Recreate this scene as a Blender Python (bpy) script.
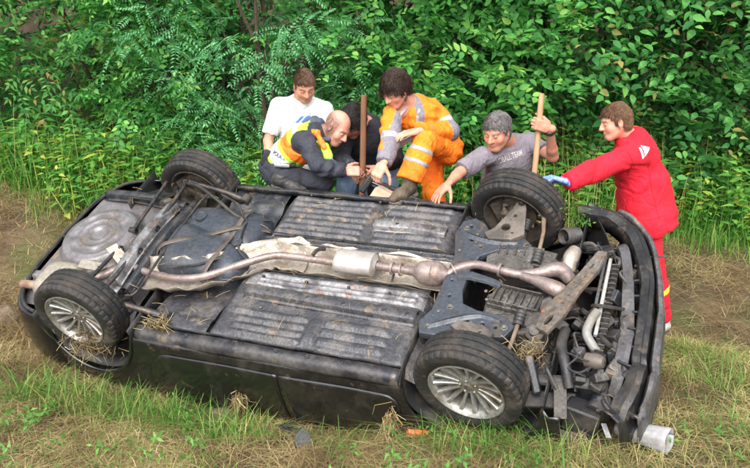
import bpy, bmesh, math, random
import numpy as np
from mathutils import Vector, Matrix
from mathutils.bvhtree import BVHTree

for o in list(bpy.data.objects): bpy.data.objects.remove(o)
SC = bpy.context.scene
COL = SC.collection
R = math.radians
# ------------------------------------------------------------------ camera
FPX, CAMH, PITCH = 800.0, 2.33, R(16.0)
cam_d = bpy.data.cameras.new('camera'); cam = bpy.data.objects.new('camera', cam_d); COL.objects.link(cam)
cam_d.sensor_width = 36.0; cam_d.lens = 36.0*FPX/750.0; cam_d.clip_start = 0.1; cam_d.clip_end = 500
cam.location = (0, 0, CAMH); cam.rotation_euler = (R(90)-PITCH, 0, 0)
SC.camera = cam
# ------------------------------------------------------------------ sky and light (overcast)
SUN_EL, SUN_AZ = R(46), R(192)          # azimuth: clockwise from +Y, light comes from behind-left of the camera
W = bpy.data.worlds.new('World'); SC.world = W; W.use_nodes = True
nt = W.node_tree; nt.nodes.clear()
wo = nt.nodes.new('ShaderNodeOutputWorld'); bg = nt.nodes.new('ShaderNodeBackground')
sky = nt.nodes.new('ShaderNodeTexSky'); sky.sky_type = 'NISHITA'; sky.sun_disc = False
sky.sun_elevation = SUN_EL; sky.sun_rotation = SUN_AZ; sky.air_density = 1.0; sky.dust_density = 4.0; sky.ozone_density = 1.0
hs = nt.nodes.new('ShaderNodeHueSaturation'); hs.inputs['Saturation'].default_value = 0.30
nt.links.new(sky.outputs[0], hs.inputs['Color']); nt.links.new(hs.outputs[0], bg.inputs['Color'])
bg.inputs['Strength'].default_value = 0.15
nt.links.new(bg.outputs[0], wo.inputs['Surface'])
sun_d = bpy.data.lights.new('sun', 'SUN'); sun_d.energy = 1.1; sun_d.angle = R(70); sun_d.color = (1, 0.97, 0.92)
sun = bpy.data.objects.new('sun', sun_d); COL.objects.link(sun)
sdir = Vector((math.sin(SUN_AZ)*math.cos(SUN_EL), math.cos(SUN_AZ)*math.cos(SUN_EL), math.sin(SUN_EL)))
sun.rotation_euler = sdir.to_track_quat('Z', 'Y').to_euler(); sun.location = (0, 0, 12)
SC.view_settings.view_transform = 'Standard'; SC.view_settings.look = 'None'
SC.view_settings.exposure = 1.35; SC.view_settings.gamma = 1.0
SC.render.engine = 'CYCLES'
SC.cycles.max_bounces = 8; SC.cycles.transparent_max_bounces = 4
SC.render.resolution_x = 1024; SC.render.resolution_y = 639

# ------------------------------------------------------------------ helpers
_fw = np.array([0, math.cos(PITCH), -math.sin(PITCH)]); _dn = np.array([0, -math.sin(PITCH), -math.cos(PITCH)])
def at(px, py, Y):
    "photo pixel + distance into the scene (world y) -> world point"
    d = np.array([1.0, 0, 0])*(px-375)/FPX + _dn*(py-234)/FPX + _fw
    return np.array([0, 0, CAMH]) + d*(Y/d[1])

def inp(n, k, v): n.inputs[k].default_value = v
MATS = {}
def mat(name, c1, c2=None, scale=6, lo=.42, hi=.6, rough=.5, rough2=None, metal=0, bump=0, bscale=40, spec=.5,
        c3=None, s3=2.5, lo3=.5, hi3=.7, coat=0, attr=None, trans=0, detail=6, stretch=None, var=.17, fold=0):
    if name in MATS: return MATS[name]
    m = bpy.data.materials.new(name); m.use_nodes = True; n = m.node_tree.nodes; L = m.node_tree.links
    b = n['Principled BSDF']; MATS[name] = m
    c4 = lambda c: (c[0], c[1], c[2], 1)
    tc = n.new('ShaderNodeTexCoord'); mp = n.new('ShaderNodeMapping'); L.new(tc.outputs['Object'], mp.inputs[0])
    if stretch: mp.inputs['Scale'].default_value = stretch
    def noise(sc, det=detail):
        t = n.new('ShaderNodeTexNoise'); inp(t, 'Scale', sc); inp(t, 'Detail', det); inp(t, 'Roughness', .62); L.new(mp.outputs[0], t.inputs['Vector']); return t
    def ramp(t, lo, hi):
        r = n.new('ShaderNodeMapRange'); inp(r, 'From Min', lo); inp(r, 'From Max', hi); L.new(t.outputs['Fac'], r.inputs['Value']); return r
    if attr:
        a = n.new('ShaderNodeVertexColor'); a.layer_name = attr; col = a.outputs['Color']
    else:
        rgb = n.new('ShaderNodeRGB'); rgb.outputs[0].default_value = c4(c1); col = rgb.outputs[0]
    rsock = None
    def mixin(col, c, fac):
        x = n.new('ShaderNodeMix'); x.data_type = 'RGBA'; L.new(fac, x.inputs['Factor']); L.new(col, x.inputs[6]); x.inputs[7].default_value = c4(c); return x.outputs[2]
    if c2 is not None:
        f = ramp(noise(scale), lo, hi); col = mixin(col, c2, f.outputs[0])
        if rough2 is not None:
            q = n.new('ShaderNodeMapRange'); inp(q, 'To Min', rough); inp(q, 'To Max', rough2); L.new(f.outputs[0], q.inputs['Value']); rsock = q.outputs[0]
    if c3 is not None:
        f = ramp(noise(s3), lo3, hi3); col = mixin(col, c3, f.outputs[0])
    # a touch of value variation everywhere
    v = noise(max(scale*6, 45), 8); vr = n.new('ShaderNodeMapRange'); inp(vr, 'From Min', .3); inp(vr, 'From Max', .7); inp(vr, 'To Min', 1-var); inp(vr, 'To Max', 1+var); L.new(v.outputs['Fac'], vr.inputs['Value'])
    hv = n.new('ShaderNodeHueSaturation'); L.new(vr.outputs[0], hv.inputs['Value']); L.new(col, hv.inputs['Color'])
    L.new(hv.outputs[0], b.inputs['Base Color'])
    inp(b, 'Roughness', rough); inp(b, 'Metallic', metal); inp(b, 'Specular IOR Level', spec)
    if rsock: L.new(rsock, b.inputs['Roughness'])
    if coat: inp(b, 'Coat Weight', coat); inp(b, 'Coat Roughness', .12)
    if bump:
        bn = noise(bscale, 4); bp = n.new('ShaderNodeBump'); inp(bp, 'Strength', bump); inp(bp, 'Distance', .02); L.new(bn.outputs['Fac'], bp.inputs['Height']); L.new(bp.outputs[0], b.inputs['Normal'])
        if fold:   # creased cloth
            fn = noise(5.5, 2); inp(fn, 'Distortion', 1.2); fr_ = n.new('ShaderNodeMath'); fr_.operation = 'PINGPONG'; inp(fr_, 1, .12); L.new(fn.outputs['Fac'], fr_.inputs[0])
            fb = n.new('ShaderNodeBump'); inp(fb, 'Strength', fold); inp(fb, 'Distance', .12); L.new(fr_.outputs[0], fb.inputs['Height']); L.new(fb.outputs[0], bp.inputs['Normal'])
    return m

def tag(o, label=None, cat=None, group=None, kind=None):
    if label: o['label'] = label
    if cat: o['category'] = cat
    if group: o['group'] = group
    if kind: o['kind'] = kind
    return o
def empty(name, loc=(0, 0, 0), parent=None):
    o = bpy.data.objects.new(name, None); COL.objects.link(o); o.location = loc; o.parent = parent; o.empty_display_size = .1; return o
def link(name, me, m=None, parent=None):
    if m is not None and len(me.materials) == 0: me.materials.append(m)
    o = bpy.data.objects.new(name, me); COL.objects.link(o); o.parent = parent; return o
def copy_tree(o, parent=None):
    c = o.copy(); COL.objects.link(c); c.parent = parent
    for ch in list(o.children): copy_tree(ch, c)
    return c

def npmesh(name, V, F, smooth=True, sharp=None):
    "V (n,3) float, F (m,k) int with uniform k"
    V = np.asarray(V, np.float32); F = np.asarray(F, np.int32); k = F.shape[1]
    me = bpy.data.meshes.new(name); me.vertices.add(len(V)); me.vertices.foreach_set('co', V.ravel())
    me.loops.add(F.size); me.loops.foreach_set('vertex_index', F.ravel())
    me.polygons.add(len(F)); me.polygons.foreach_set('loop_start', np.arange(0, F.size, k, dtype=np.int32))
    me.polygons.foreach_set('use_smooth', np.full(len(F), bool(smooth)))
    me.update(calc_edges=True); me.validate()
    if sharp: me.set_sharp_from_angle(angle=R(sharp))
    return me

def rotm(rx=0, ry=0, rz=0):
    return np.array(Matrix.Rotation(R(rz), 3, 'Z') @ Matrix.Rotation(R(ry), 3, 'Y') @ Matrix.Rotation(R(rx), 3, 'X'))
def frame(d, up=(0, 0, 1)):
    d = np.asarray(d, float); d = d/np.linalg.norm(d); up = np.asarray(up, float)
    s = np.cross(d, up)
    if np.linalg.norm(s) < .08: s = np.cross(d, (0, 1, 0.01))
    s /= np.linalg.norm(s); u = np.cross(s, d); return d, s, u
def spline(P, n):
    "Catmull-Rom resample of a control polygon (any columns)"
    P = np.asarray(P, float); Q = np.vstack([2*P[0]-P[1], P, 2*P[-1]-P[-2]]); out = []
    for i in range(len(P)-1):
        a, b, c, d = Q[i:i+4]
        for t in np.linspace(0, 1, n, endpoint=False):
            out.append(.5*((2*b)+(-a+c)*t+(2*a-5*b+4*c-d)*t*t+(-a+3*b-3*c+d)*t**3))
    out.append(P[-1]); return np.array(out)

class MB:
    def __init__(s): s.v = []; s.f = []
    def add(s, V, F):
        k = len(s.v); s.v.extend([tuple(map(float, p)) for p in V]); s.f.extend([tuple(int(i)+k for i in f) for f in F]); return s
    def box(s, c, d, rot=None, taper=(1, 1)):
        h = np.array(d)/2.0; V = []
        for z in (-1, 1):
            tx, ty = taper if z > 0 else (1, 1)
            for x, y in ((-1, -1), (1, -1), (1, 1), (-1, 1)): V.append((x*h[0]*tx, y*h[1]*ty, z*h[2]))
        V = np.array(V)
        if rot is not None: V = V @ (rot if not isinstance(rot, tuple) else rotm(*rot)).T
        return s.add(V+np.array(c), [(0, 3, 2, 1), (4, 5, 6, 7), (0, 1, 5, 4), (1, 2, 6, 5), (2, 3, 7, 6), (3, 0, 4, 7)])
    def tube(s, P, r, n=12, flat=1.0, up=(0, 0, 1), caps=True, smooth=0):
        P = np.asarray(P, float); r = np.broadcast_to(np.asarray(r, float), (len(P),)) if np.ndim(r) == 0 else np.asarray(r, float)
        if smooth:
            Q = spline(np.hstack([P, r[:, None]]), smooth); P = Q[:, :3]; r = Q[:, 3]
        k = len(P); V = []
        for i in range(k):
            d, sd, u = frame(P[min(i+1, k-1)]-P[max(i-1, 0)], up)
            for j in range(n):
                a = 2*math.pi*j/n; V.append(P[i]+sd*math.cos(a)*r[i]+u*math.sin(a)*r[i]*flat)
        F = [(i*n+j, i*n+(j+1) % n, (i+1)*n+(j+1) % n, (i+1)*n+j) for i in range(k-1) for j in range(n)]
        if caps: F += [tuple(range(n))[::-1], tuple((k-1)*n+j for j in range(n))]
        return s.add(V, F)
    def lathe(s, prof, c=(0, 0, 0), axis=(0, 1, 0), n=32, closed=False, caps=False):
        "prof: (axial, radius)"
        d, sd, u = frame(axis); V = []; c = np.array(c, float)
        for a_, r_ in prof:
            for j in range(n):
                t = 2*math.pi*j/n; V.append(c+d*a_+(sd*math.cos(t)+u*math.sin(t))*r_)
        k = len(prof); m = k if closed else k-1
        F = [(i*n+j, i*n+(j+1) % n, ((i+1) % k)*n+(j+1) % n, ((i+1) % k)*n+j) for i in range(m) for j in range(n)]
        if caps: F += [tuple(range(n))[::-1], tuple((k-1)*n+j for j in range(n))]
        return s.add(V, F)
    def grid(s, G, wrap=False):
        G = np.asarray(G); a, b = G.shape[:2]
        F = [(i*b+j, i*b+(j+1), (i+1)*b+(j+1), (i+1)*b+j) for i in range(a-1) for j in range(b-1)]
        return s.add(G.reshape(-1, 3), F)
    def prism(s, poly, z0, z1):
        k = len(poly); V = [(x, y, z0) for x, y in poly]+[(x, y, z1) for x, y in poly]
        return s.add(V, [tuple(range(k))[::-1], tuple(range(k, 2*k))]+[(i, (i+1) % k, k+(i+1) % k, k+i) for i in range(k)])
    def build(s, name, m, parent=None, bevel=0, sharp=38, seg=2, solid=0, sub=0):
        me = bpy.data.meshes.new(name); me.from_pydata(s.v, [], s.f); me.validate()
        bm = bmesh.new(); bm.from_mesh(me); bmesh.ops.recalc_face_normals(bm, faces=bm.faces); bm.to_mesh(me); bm.free()
        me.polygons.foreach_set('use_smooth', np.ones(len(me.polygons), bool)); me.set_sharp_from_angle(angle=R(sharp))
        o = link(name, me, m, parent)
        if solid: x = o.modifiers.new('solid', 'SOLIDIFY'); x.thickness = solid; x.offset = 0
        if bevel: x = o.modifiers.new('bevel', 'BEVEL'); x.width = bevel; x.segments = seg; x.limit_method = 'ANGLE'; x.angle_limit = R(35); x.harden_normals = False
        if sub: x = o.modifiers.new('sub', 'SUBSURF'); x.levels = sub; x.render_levels = sub
        return o
def plate(name, outer, holes, z, thick, m, parent, bevel=.003, warp=None):
    "flat plate with real holes: 2D curve fill"
    cu = bpy.data.curves.new(name, 'CURVE'); cu.dimensions = '2D'; cu.fill_mode = 'BOTH'; cu.extrude = thick/2; cu.bevel_depth = bevel; cu.bevel_resolution = 1
    def sp(pts):
        s = cu.splines.new('POLY'); s.points.add(len(pts)-1)
        for i, p in enumerate(pts): s.points[i].co = (p[0], p[1], 0, 1)
        s.use_cyclic_u = True
    sp(outer)
    for h in holes:
        cx, cy, r = h[:3]; ry = h[3] if len(h) > 3 else r
        sp([(cx+r*math.cos(a), cy+ry*math.sin(a)) for a in np.linspace(0, 2*math.pi, 14, endpoint=False)])
    o = bpy.data.objects.new('tmp', cu); COL.objects.link(o)
    dg = bpy.context.evaluated_depsgraph_get(); me = bpy.data.meshes.new_from_object(o.evaluated_get(dg)); bpy.data.objects.remove(o)
    for v in me.vertices:
        v.co.z += z
        if warp: v.co = warp(Vector(v.co))
    me.name = name; me.materials.clear(); me.polygons.foreach_set('use_smooth', np.ones(len(me.polygons), bool)); me.set_sharp_from_angle(angle=R(35))
    return link(name, me, m, parent)
def sstep(a, b, x): t = np.clip((x-a)/(b-a), 0, 1); return t*t*(3-2*t)
def bumpf(a, b, x, w):  # smooth plateau between a and b
    return sstep(a-w, a+w, x)*(1-sstep(b-w, b+w, x))

_rl = np.random.RandomState(5).rand(32, 32, 32).astype(np.float32)*2-1
def vnoise(P, sc, oct=2):
    "lattice value noise, P (n,3)"
    out = np.zeros(len(P), np.float32); amp = 1.0
    for o in range(oct):
        q = P*sc+17.3*o; i = np.floor(q).astype(int); f = (q-i).astype(np.float32); f = f*f*(3-2*f)
        g = lambda a, b, c: _rl[(i[:, 0]+a) % 32, (i[:, 1]+b) % 32, (i[:, 2]+c) % 32]
        x, y, z = f[:, 0], f[:, 1], f[:, 2]
        l = lambda u, v, t: u+(v-u)*t
        out += amp*l(l(l(g(0,0,0), g(1,0,0), x), l(g(0,1,0), g(1,1,0), x), y), l(l(g(0,0,1), g(1,0,1), x), l(g(0,1,1), g(1,1,1), x), y), z)
        amp *= .5; sc *= 2.1
    return out

# ------------------------------------------------------------------ car frame (x forward, y to the far side, z out of the underside)
CRW = np.array([[0.9254, 0.3348, -0.1774], [-0.3788, 0.8247, -0.4199], [0.0057, 0.4558, 0.8901]]); CTW = np.array([0.7965, 4.576, 0.6633])
def car2w(p): return CRW @ np.asarray(p, float)+CTW

# ------------------------------------------------------------------ ground
def zg(x, y):
    x = np.asarray(x, float); y = np.asarray(y, float)
    near = -.26+.33*sstep(-.8, 1.5, x)+.03*sstep(-1.5, -3, x)
    far = .17*np.maximum(y-5.6, 0)
    far = np.where(y > 9, .17*3.4+.30*(y-9), far); far = np.minimum(far, 6.0)
    yc = 4.9-.41*(x-.0); t = sstep(-.6, .9, y-yc)
    z = near*(1-t)+far*t
    z = z+.06*np.maximum(3.6-y, 0)
    P = np.stack([x.ravel(), y.ravel(), 0*x.ravel()], 1)
    z = z+(vnoise(P, .9, 2)*.045+vnoise(P, 4.5, 3)*.022).reshape(x.shape)
    z = z+.36*np.exp(-((x+3.4)/.95)**2-((y-7.2)/.75)**2)+(.055*vnoise(P+4, 1.9, 3)).reshape(x.shape)*sstep(1.3, 2.2, x)*(y < 8)
    # hollow under the car
    c = np.stack([x.ravel()-CTW[0], y.ravel()-CTW[1], z.ravel()-CTW[2]], 1) @ CRW
    d = np.maximum(np.abs(c[:, 0]+1.3)-1.55, np.abs(c[:, 1]-.12)-.42).reshape(x.shape)
    return z-.62*(1-sstep(-.15, .22, d))
def gz(x, y): return float(zg(np.array([x]), np.array([y]))[0])
xs = np.concatenate([np.linspace(-70, -7, 30), np.arange(-6.8, 6.8, .062), np.linspace(7, 70, 30)])
ys = np.concatenate([np.linspace(-40, 1.6, 20), np.arange(1.8, 10, .062), np.linspace(10.2, 90, 50)])
GX, GY = np.meshgrid(xs, ys, indexing='ij'); GZ = zg(GX, GY)
nx, ny = GX.shape; I = np.arange(nx*ny).reshape(nx, ny)
me = npmesh('ground', np.stack([GX, GY, GZ], -1).reshape(-1, 3), np.stack([I[:-1, :-1], I[1:, :-1], I[1:, 1:], I[:-1, 1:]], -1).reshape(-1, 4))
gm = mat('soil', (.085, .055, .036), (.15, .105, .062), scale=3.5, lo=.4, hi=.62, rough=.95, bump=1.0, bscale=38, c3=(.06, .085, .025), s3=1.1, lo3=.5, hi3=.68, spec=.2, detail=9)
tag(link('ground', me, gm), kind='structure')
# ================================================================== the overturned car
M_under = mat('underseal', (.018, .021, .027), (.050, .045, .042), scale=9, lo=.46, hi=.62, rough=.26, rough2=.55, bump=.3, bscale=80, c3=(.10, .075, .052), s3=5, lo3=.60, hi3=.68, var=.35, detail=10)
M_floor = mat('floor_metal', (.050, .050, .056), (.115, .106, .103), scale=6, lo=.46, hi=.66, rough=.22, rough2=.48, bump=.3, bscale=70, c3=(.15, .115, .085), s3=8, lo3=.585, hi3=.66, metal=.2, var=.4, detail=11)
M_floorl = mat('floor_light', (.22, .215, .22), (.075, .07, .072), scale=7, lo=.47, hi=.60, rough=.28, rough2=.5, bump=.25, c3=(.17, .085, .045), s3=10, lo3=.60, hi3=.67, metal=.3, var=.35, detail=11)
M_paint = mat('black_paint', (.006, .006, .007), (.020, .017, .014), scale=5, lo=.50, hi=.70, rough=.22, rough2=.7, coat=.35, bump=.06, bscale=30, c3=(.06, .043, .027), s3=9, lo3=.615, hi3=.70, detail=11)
M_plastic = mat('black_plastic', (.018, .018, .020), (.06, .05, .04), scale=6, lo=.48, hi=.7, rough=.42, rough2=.8, bump=.25, bscale=90)
M_tank = mat('tank_plastic', var=.42, c1=(.028, .034, .046), c2=(.060, .058, .060), scale=3, lo=.45, hi=.7, rough=.30, rough2=.5, bump=.1, bscale=25)
M_exh = mat('exhaust_steel', var=.3, detail=10, c1=(.205, .160, .150), c2=(.285, .228, .212), scale=5, rough=.45, metal=.45, bump=.15, bscale=40, c3=(.20, .12, .08), s3=6, lo3=.56, hi3=.75)
M_muff = mat('muffler_steel', var=.15, detail=10, c1=(.40, .37, .345), c2=(.28, .235, .205), scale=4, lo=.5, hi=.75, rough=.42, metal=.35, bump=.06, c3=(.3, .2, .13), s3=7, lo3=.62, hi3=.78)
M_shield = mat('heat_shield', var=.25, detail=10, c1=(.37, .325, .27), c2=(.23, .185, .14), scale=5, lo=.46, hi=.7, rough=.38, metal=.45, bump=.3, bscale=28, c3=(.22, .15, .09), s3=4, lo3=.60, hi3=.75)
M_sub = mat('subframe_steel', var=.35, detail=10, c1=(.050, .057, .070), c2=(.030, .030, .033), scale=5, lo=.45, hi=.66, rough=.34, rough2=.6, metal=.2, bump=.2, c3=(.13, .095, .065), s3=5, lo3=.56, hi3=.72)
M_alu = mat('cast_alloy', var=.4, detail=10, c1=(.10, .09, .08), c2=(.045, .040, .036), scale=6, lo=.42, hi=.64, rough=.55, metal=.3, bump=.5, bscale=45, c3=(.22, .20, .185), s3=4, lo3=.58, hi3=.7)
M_rod = mat('suspension_steel', var=.42, c1=(.035, .035, .038), c2=(.10, .075, .055), scale=8, lo=.48, hi=.66, rough=.38, metal=.4, bump=.2)
M_tyre = mat('tyre_rubber', var=.35, detail=10, c1=(.014, .014, .014), c2=(.055, .043, .033), scale=6, lo=.47, hi=.66, rough=.62, rough2=.9, bump=.35, bscale=90, c3=(.10, .077, .055), s3=8, lo3=.57, hi3=.70)
M_rim = mat('wheel_alloy', (.33, .325, .31), (.16, .125, .09), scale=8, lo=.46, hi=.66, detail=10, var=.25, rough=.34, metal=.6, bump=.06)
M_brim = mat('rim_inner', (.055, .047, .040), (.13, .10, .07), scale=8, rough=.75, metal=.2, bump=.4)
M_dark = mat('dark_cavity', (.012, .012, .013), (.03, .026, .022), scale=6, rough=.7)
M_mud = mat('mud', (.17, .125, .085), (.10, .072, .048), scale=9, rough=.95, bump=1, bscale=60)
M_white = mat('white_plastic', (.34, .34, .35), (.20, .185, .17), scale=8, lo=.5, hi=.75, rough=.4)
M_grey = mat('grey_plastic', var=.42, c1=(.075, .073, .078), c2=(.05, .045, .04), scale=6, lo=.45, hi=.66, rough=.42, rough2=.7, bump=.15, c3=(.17, .13, .09), s3=8, lo3=.56, hi3=.72)
M_bolt = mat('bolt_steel', (.22, .2, .18), (.10, .07, .05), scale=20, rough=.5, metal=.6)
M_straw = mat('straw', (.42, .30, .12), (.26, .18, .07), scale=20, rough=.9)
M_orange = mat('reflector', (.8, .12, .01), rough=.2, coat=.5)

car = empty('overturned_car'); car.matrix_world = Matrix.Translation(CTW) @ Matrix(CRW.tolist()).to_4x4()
tag(car, 'muddy black hatchback lying overturned with its wheels and underside showing', 'car')
XF, XR, ZW = -.03, -2.69, .015          # axle positions
RT = .315

# ---- body sides
ARF, ARR = .395, .385
def ztop(x):
    z = -.045
    for xc, ra in ((XF, ARF), (XR, ARR)):
        d = ra*ra-(x-xc)**2
        if d > 0: z = min(z, -.02-math.sqrt(d)) if d > .0004 else z
    if x < XR-ARR: z = -.06-.10*sstep(XR-ARR, -3.45, x)
    if x > XF+ARF: z = -.10
    return z
def yside(x, z):
    zz = np.array([0, -.05, -.12, -.25, -.42, -.60, -.74]); yy = np.array([.765, .785, .812, .835, .845, .838, .815])
    y = float(np.interp(-z, -zz, yy))
    if x < -2.6: y -= .19*((-2.6-x)/.85)**2.3
    if x > .1: y -= .20*((x-.1)/.75)**2.2
    return y
def side_grid(sgn, x0, x1, off=0, zt=None, zb=-.74, rows=14):
    base = np.arange(x0, x1+1e-6, .04)
    ex = [v for xc, ra in ((XF, ARF), (XR, ARR)) for v in (list(xc+ra*np.cos(np.linspace(0, math.pi, 25))))]
    X = np.array(sorted(set(np.round([v for v in list(base)+ex+[x0, x1] if x0-1e-6 <= v <= x1+1e-6], 4))))
    G = np.zeros((len(X), rows, 3))
    for i, x in enumerate(X):
        a = ztop(x) if zt is None else zt(x)
        for j in range(rows):
            z = a+(min(zb, a-.12)-a)*(j/(rows-1))**1.15
            y = yside(x, z)+off
            # small dents
            y += .006*math.sin(x*5.1+z*9)*math.sin(x*2.3-z*4)
            G[i, j] = (x, sgn*y, z)
    return G
for sgn in (-1, 1):
    g = side_grid(sgn, -3.36, .46)
    o = MB().grid(g).build('body_side', M_paint, car, solid=.006, sharp=50)
    if sgn < 0: tag(o, 'scratched black sill and wing side facing the mown grass')
    for a, b in ((-2.22, -1.232), (-1.224, -.445)):      # doors stand proud of the seam behind them
        def zt(x, a=a, b=b, r=.09):
            e = (x-a) if a < -2 else (b-x); zz = -.118
            if a < -2: zz -= .16*max(0, (-2.02-x)/.2)**2 if x < -2.02 else 0
            return zz-(r-math.sqrt(max(0, r*r-max(0, r-e)**2)))*.8
        d = MB().grid(side_grid(sgn, a, b, off=.007, zt=zt)).build('door', M_paint, car, solid=.008, sharp=50)
        e = np.array([p[0] for p in side_grid(sgn, a, b, off=.010, zt=zt)])
    # arch lips
    for xc, ra in ((XF, ARF), (XR, ARR)):
        P = []
        for t in np.linspace(.06, math.pi-.06, 28):
            x = xc+ra*math.cos(t); z = -.02-ra*math.sin(t); 
            if -3.3 < x < .45: P.append((x, sgn*(yside(x, z)+.004), z))
        MB().tube(P, .011, n=8).build('arch_lip', M_paint, car)
        # liner
        G = []
        for t in np.linspace(-.12, math.pi+.12, 26):
            x = xc+(ra+.012)*math.cos(t); z = -.02-(ra+.012)*math.sin(t)
            G.append([(x, sgn*y, z-.0) for y in np.linspace(.80 if abs(x+1.4) < 1.7 else .74, .40, 5)])
        MB().grid(np.array(G)).build('wheel_arch_liner', M_plastic, car, solid=.004)
    # sill box under the door and its pinch-weld flange
    xs_ = np.linspace(-2.27, -.43, 30); G = []
    prof = [(.70, -.012), (.713, .002), (.755, -.004), (.776, -.018), (.789, -.045), (.792, -.07)]
    for x in xs_: G.append([(x, sgn*y, z+.004*math.sin(x*7)) for y, z in prof])
    MB().grid(np.array(G)).build('sill', mat('sill_metal', var=.3, detail=10, c1=(.022, .022, .026), c2=(.075, .070, .068), scale=6, lo=.42, hi=.62, rough=.28, rough2=.5, metal=.3, bump=.12, c3=(.16, .125, .09), s3=7, lo3=.58, hi3=.72), car, solid=.004, sharp=60)
    G = []
    for x in xs_: G.append([(x, sgn*(.7+.003*math.sin(x*31)), -.01), (x, sgn*(.704+.004*math.sin(x*13)), .026+.004*math.sin(x*17))])
    MB().grid(np.array(G)).build('pinch_weld', M_under, car, solid=.005)
    for x in np.linspace(-2.1, -.6, 8):
        MB().lathe([(0, .001), (.0, .013), (.003, .014), (.004, .011), (.002, .0085), (.002, .001)], (x, sgn*.735, .0005), (0, 0, 1), n=12).build('drain_plug', M_under, car)

# ---- floor pan
def hfield(name, x0, x1, y0, y1, fn, m, step=.010):
    X = np.linspace(x0, x1, int((x1-x0)/step)+1); Y = np.linspace(y0, y1, int((y1-y0)/step)+1)
    A, B = np.meshgrid(X, Y, indexing='ij'); Z = fn(A, B); a, b = A.shape; I = np.arange(a*b).reshape(a, b)
    me = npmesh(name, np.stack([A, B, Z], -1).reshape(-1, 3), np.stack([I[:-1, :-1], I[1:, :-1], I[1:, 1:], I[:-1, 1:]], -1).reshape(-1, 4))
    return link(name, me, m, car)
def bead(A, B, xa, xb, yc, w, h):
    return h*1.5*bumpf(xa, xb, A, .014)*np.exp(-np.abs((B-yc)/w)**7)
def floor_z(A, B):
    P = np.stack([A.ravel(), B.ravel(), 0*A.ravel()], 1)
    z = vnoise(P, 3, 2).reshape(A.shape)*.006+vnoise(P, 12, 3).reshape(A.shape)*.003
    z = z-.15*bumpf(-.085, .17, B, .022)
    for yc in (-.465, -.525, -.585, -.64): z += bead(A, B, -1.62 if yc < -.5 else -1.66, -1.14, yc, .017, .011)
    for yc in (-.47, -.54, -.61): z += bead(A, B, -1.02, -.60+.05*(yc+.6), yc, .026, .013)
    z += bead(A, B, -1.12, -1.04, -.55, .10, .012)
    for yc in (-.14, -.185, -.225): z += bead(A, B, -1.62, -.52, yc, .013, .010)
    for yc in (.30, .36, .42, .48, .54, .60, .655): z += bead(A, B, -1.72, -1.10, yc, .020, .012)
    for yc in (.30, .37, .52, .60, .66): z += bead(A, B, -1.0, -.52, yc, .022, .011)
    z -= .010*bumpf(-1.075, -1.03, A, .012)*(B > .24)
    # kick-ups at both ends
    z -= .10*sstep(-1.72, -1.84, A)
    z -= .12*sstep(-.50, -.36, A)*(1-.4*sstep(.3, .6, np.abs(B)))
    z -= .03*sstep(.66, .72, np.abs(B))
    return z
hfield('floor_pan', -1.86, -.36, -.72, .72, floor_z, M_floor)
hfield('rear_floor', -2.26, -1.80, -.74, -.18, lambda A, B: -.05-.05*sstep(-.5, -.25, B)+.006*np.sin(A*40)*np.sin(B*25)+.012*bumpf(-.66, -.55, B, .02), M_floor)
hfield('rear_floor', -2.26, -1.80, .36, .74, lambda A, B: -.06+.03*sstep(.5, .6, B)+.006*np.sin(A*40)*np.sin(B*25), M_under)
# heavier box sections
def hat(name, P, w, h, m, fl=.022, holes=0):
    P = spline(np.array(P, float), 8); mb = MB(); G = []
    for i in range(len(P)):
        d, s, u = frame(P[min(i+1, len(P)-1)]-P[max(i-1, 0)])
        G.append([P[i]+s*a+np.array([0, 0, 1])*b for a, b in ((-w/2-fl, .002), (-w/2, .004), (-w/2+.008, h-.005), (-w/2+.014, h), (w/2-.014, h), (w/2-.008, h-.005), (w/2, .004), (w/2+fl, .002))])
    mb.grid(np.array(G)); o = mb.build(name, m, car, solid=.003, sharp=45)
    for k in range(holes):
        p = P[int((k+.7)/holes*(len(P)-1))]; z = p[2]+h+.001
        MB().lathe([(0, .0005), (0, .012)], (p[0], p[1], z+.0015), (0, 0, 1), n=12).build('hole_shade_disc', M_dark, car)  # flat dark disc paints the shade of a hole; rail is not pierced
        MB().lathe([(0, .012), (.003, .0135), (.0, .017)], (p[0], p[1], z), (0, 0, 1), n=12).build('hole_rim', m, car)
    return o
hat('floor_rail', [(-1.66, -.30, .004), (-1.2, -.315, .006), (-.72, -.33, .006), (-.47, -.325, -.006)], .085, .038, M_floor, holes=5)
hat('floor_rail', [(-1.02, .44, .004), (-.75, .445, .006), (-.50, .43, -.004)], .08, .034, M_floorl, holes=2)
hat('tunnel_rail', [(-1.80, .205, .0), (-1.3, .215, .006), (-.8, .215, .006), (-.36, .22, .0)], .030, .022, M_under)
hat('tunnel_rail', [(-1.60, -.125, .0), (-1.1, -.125, .004), (-.45, -.12, .002)], .020, .014, M_under)
for x in np.linspace(-1.7, -.45, 9):
    MB().lathe([(0, .009), (.008, .009), (.009, .007), (.009, .001)], (x, .208, .024), (0, 0, 1), n=6).build('bolt', M_bolt, car)
for x in (-1.6, -1.28, -.98, -.7):
    MB().lathe([(0, .011), (.012, .011), (.013, .008), (.013, .001)], (x, -.165, .008), (0, 0, 1), n=8).build('bolt', M_dark, car)
# pale scraped panel by the tunnel, near side
hfield('scraped_panel', -1.70, -.46, -.245, -.098, lambda A, B: floor_z(A, B)+.0035, M_floorl)
# brake / fuel lines
MB().tube([(-1.75, .245, .03), (-1.2, .25, .022), (-.6, .25, .022), (-.40, .26, .02)], .0045, n=6, smooth=6).build('brake_line', M_rod, car)
MB().tube([(-1.70, -.105, .01), (-1.2, -.10, .02), (-.6, -.10, .02), (-.40, -.16, .0)], .0045, n=6, smooth=6).build('fuel_line', M_rod, car)

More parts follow.
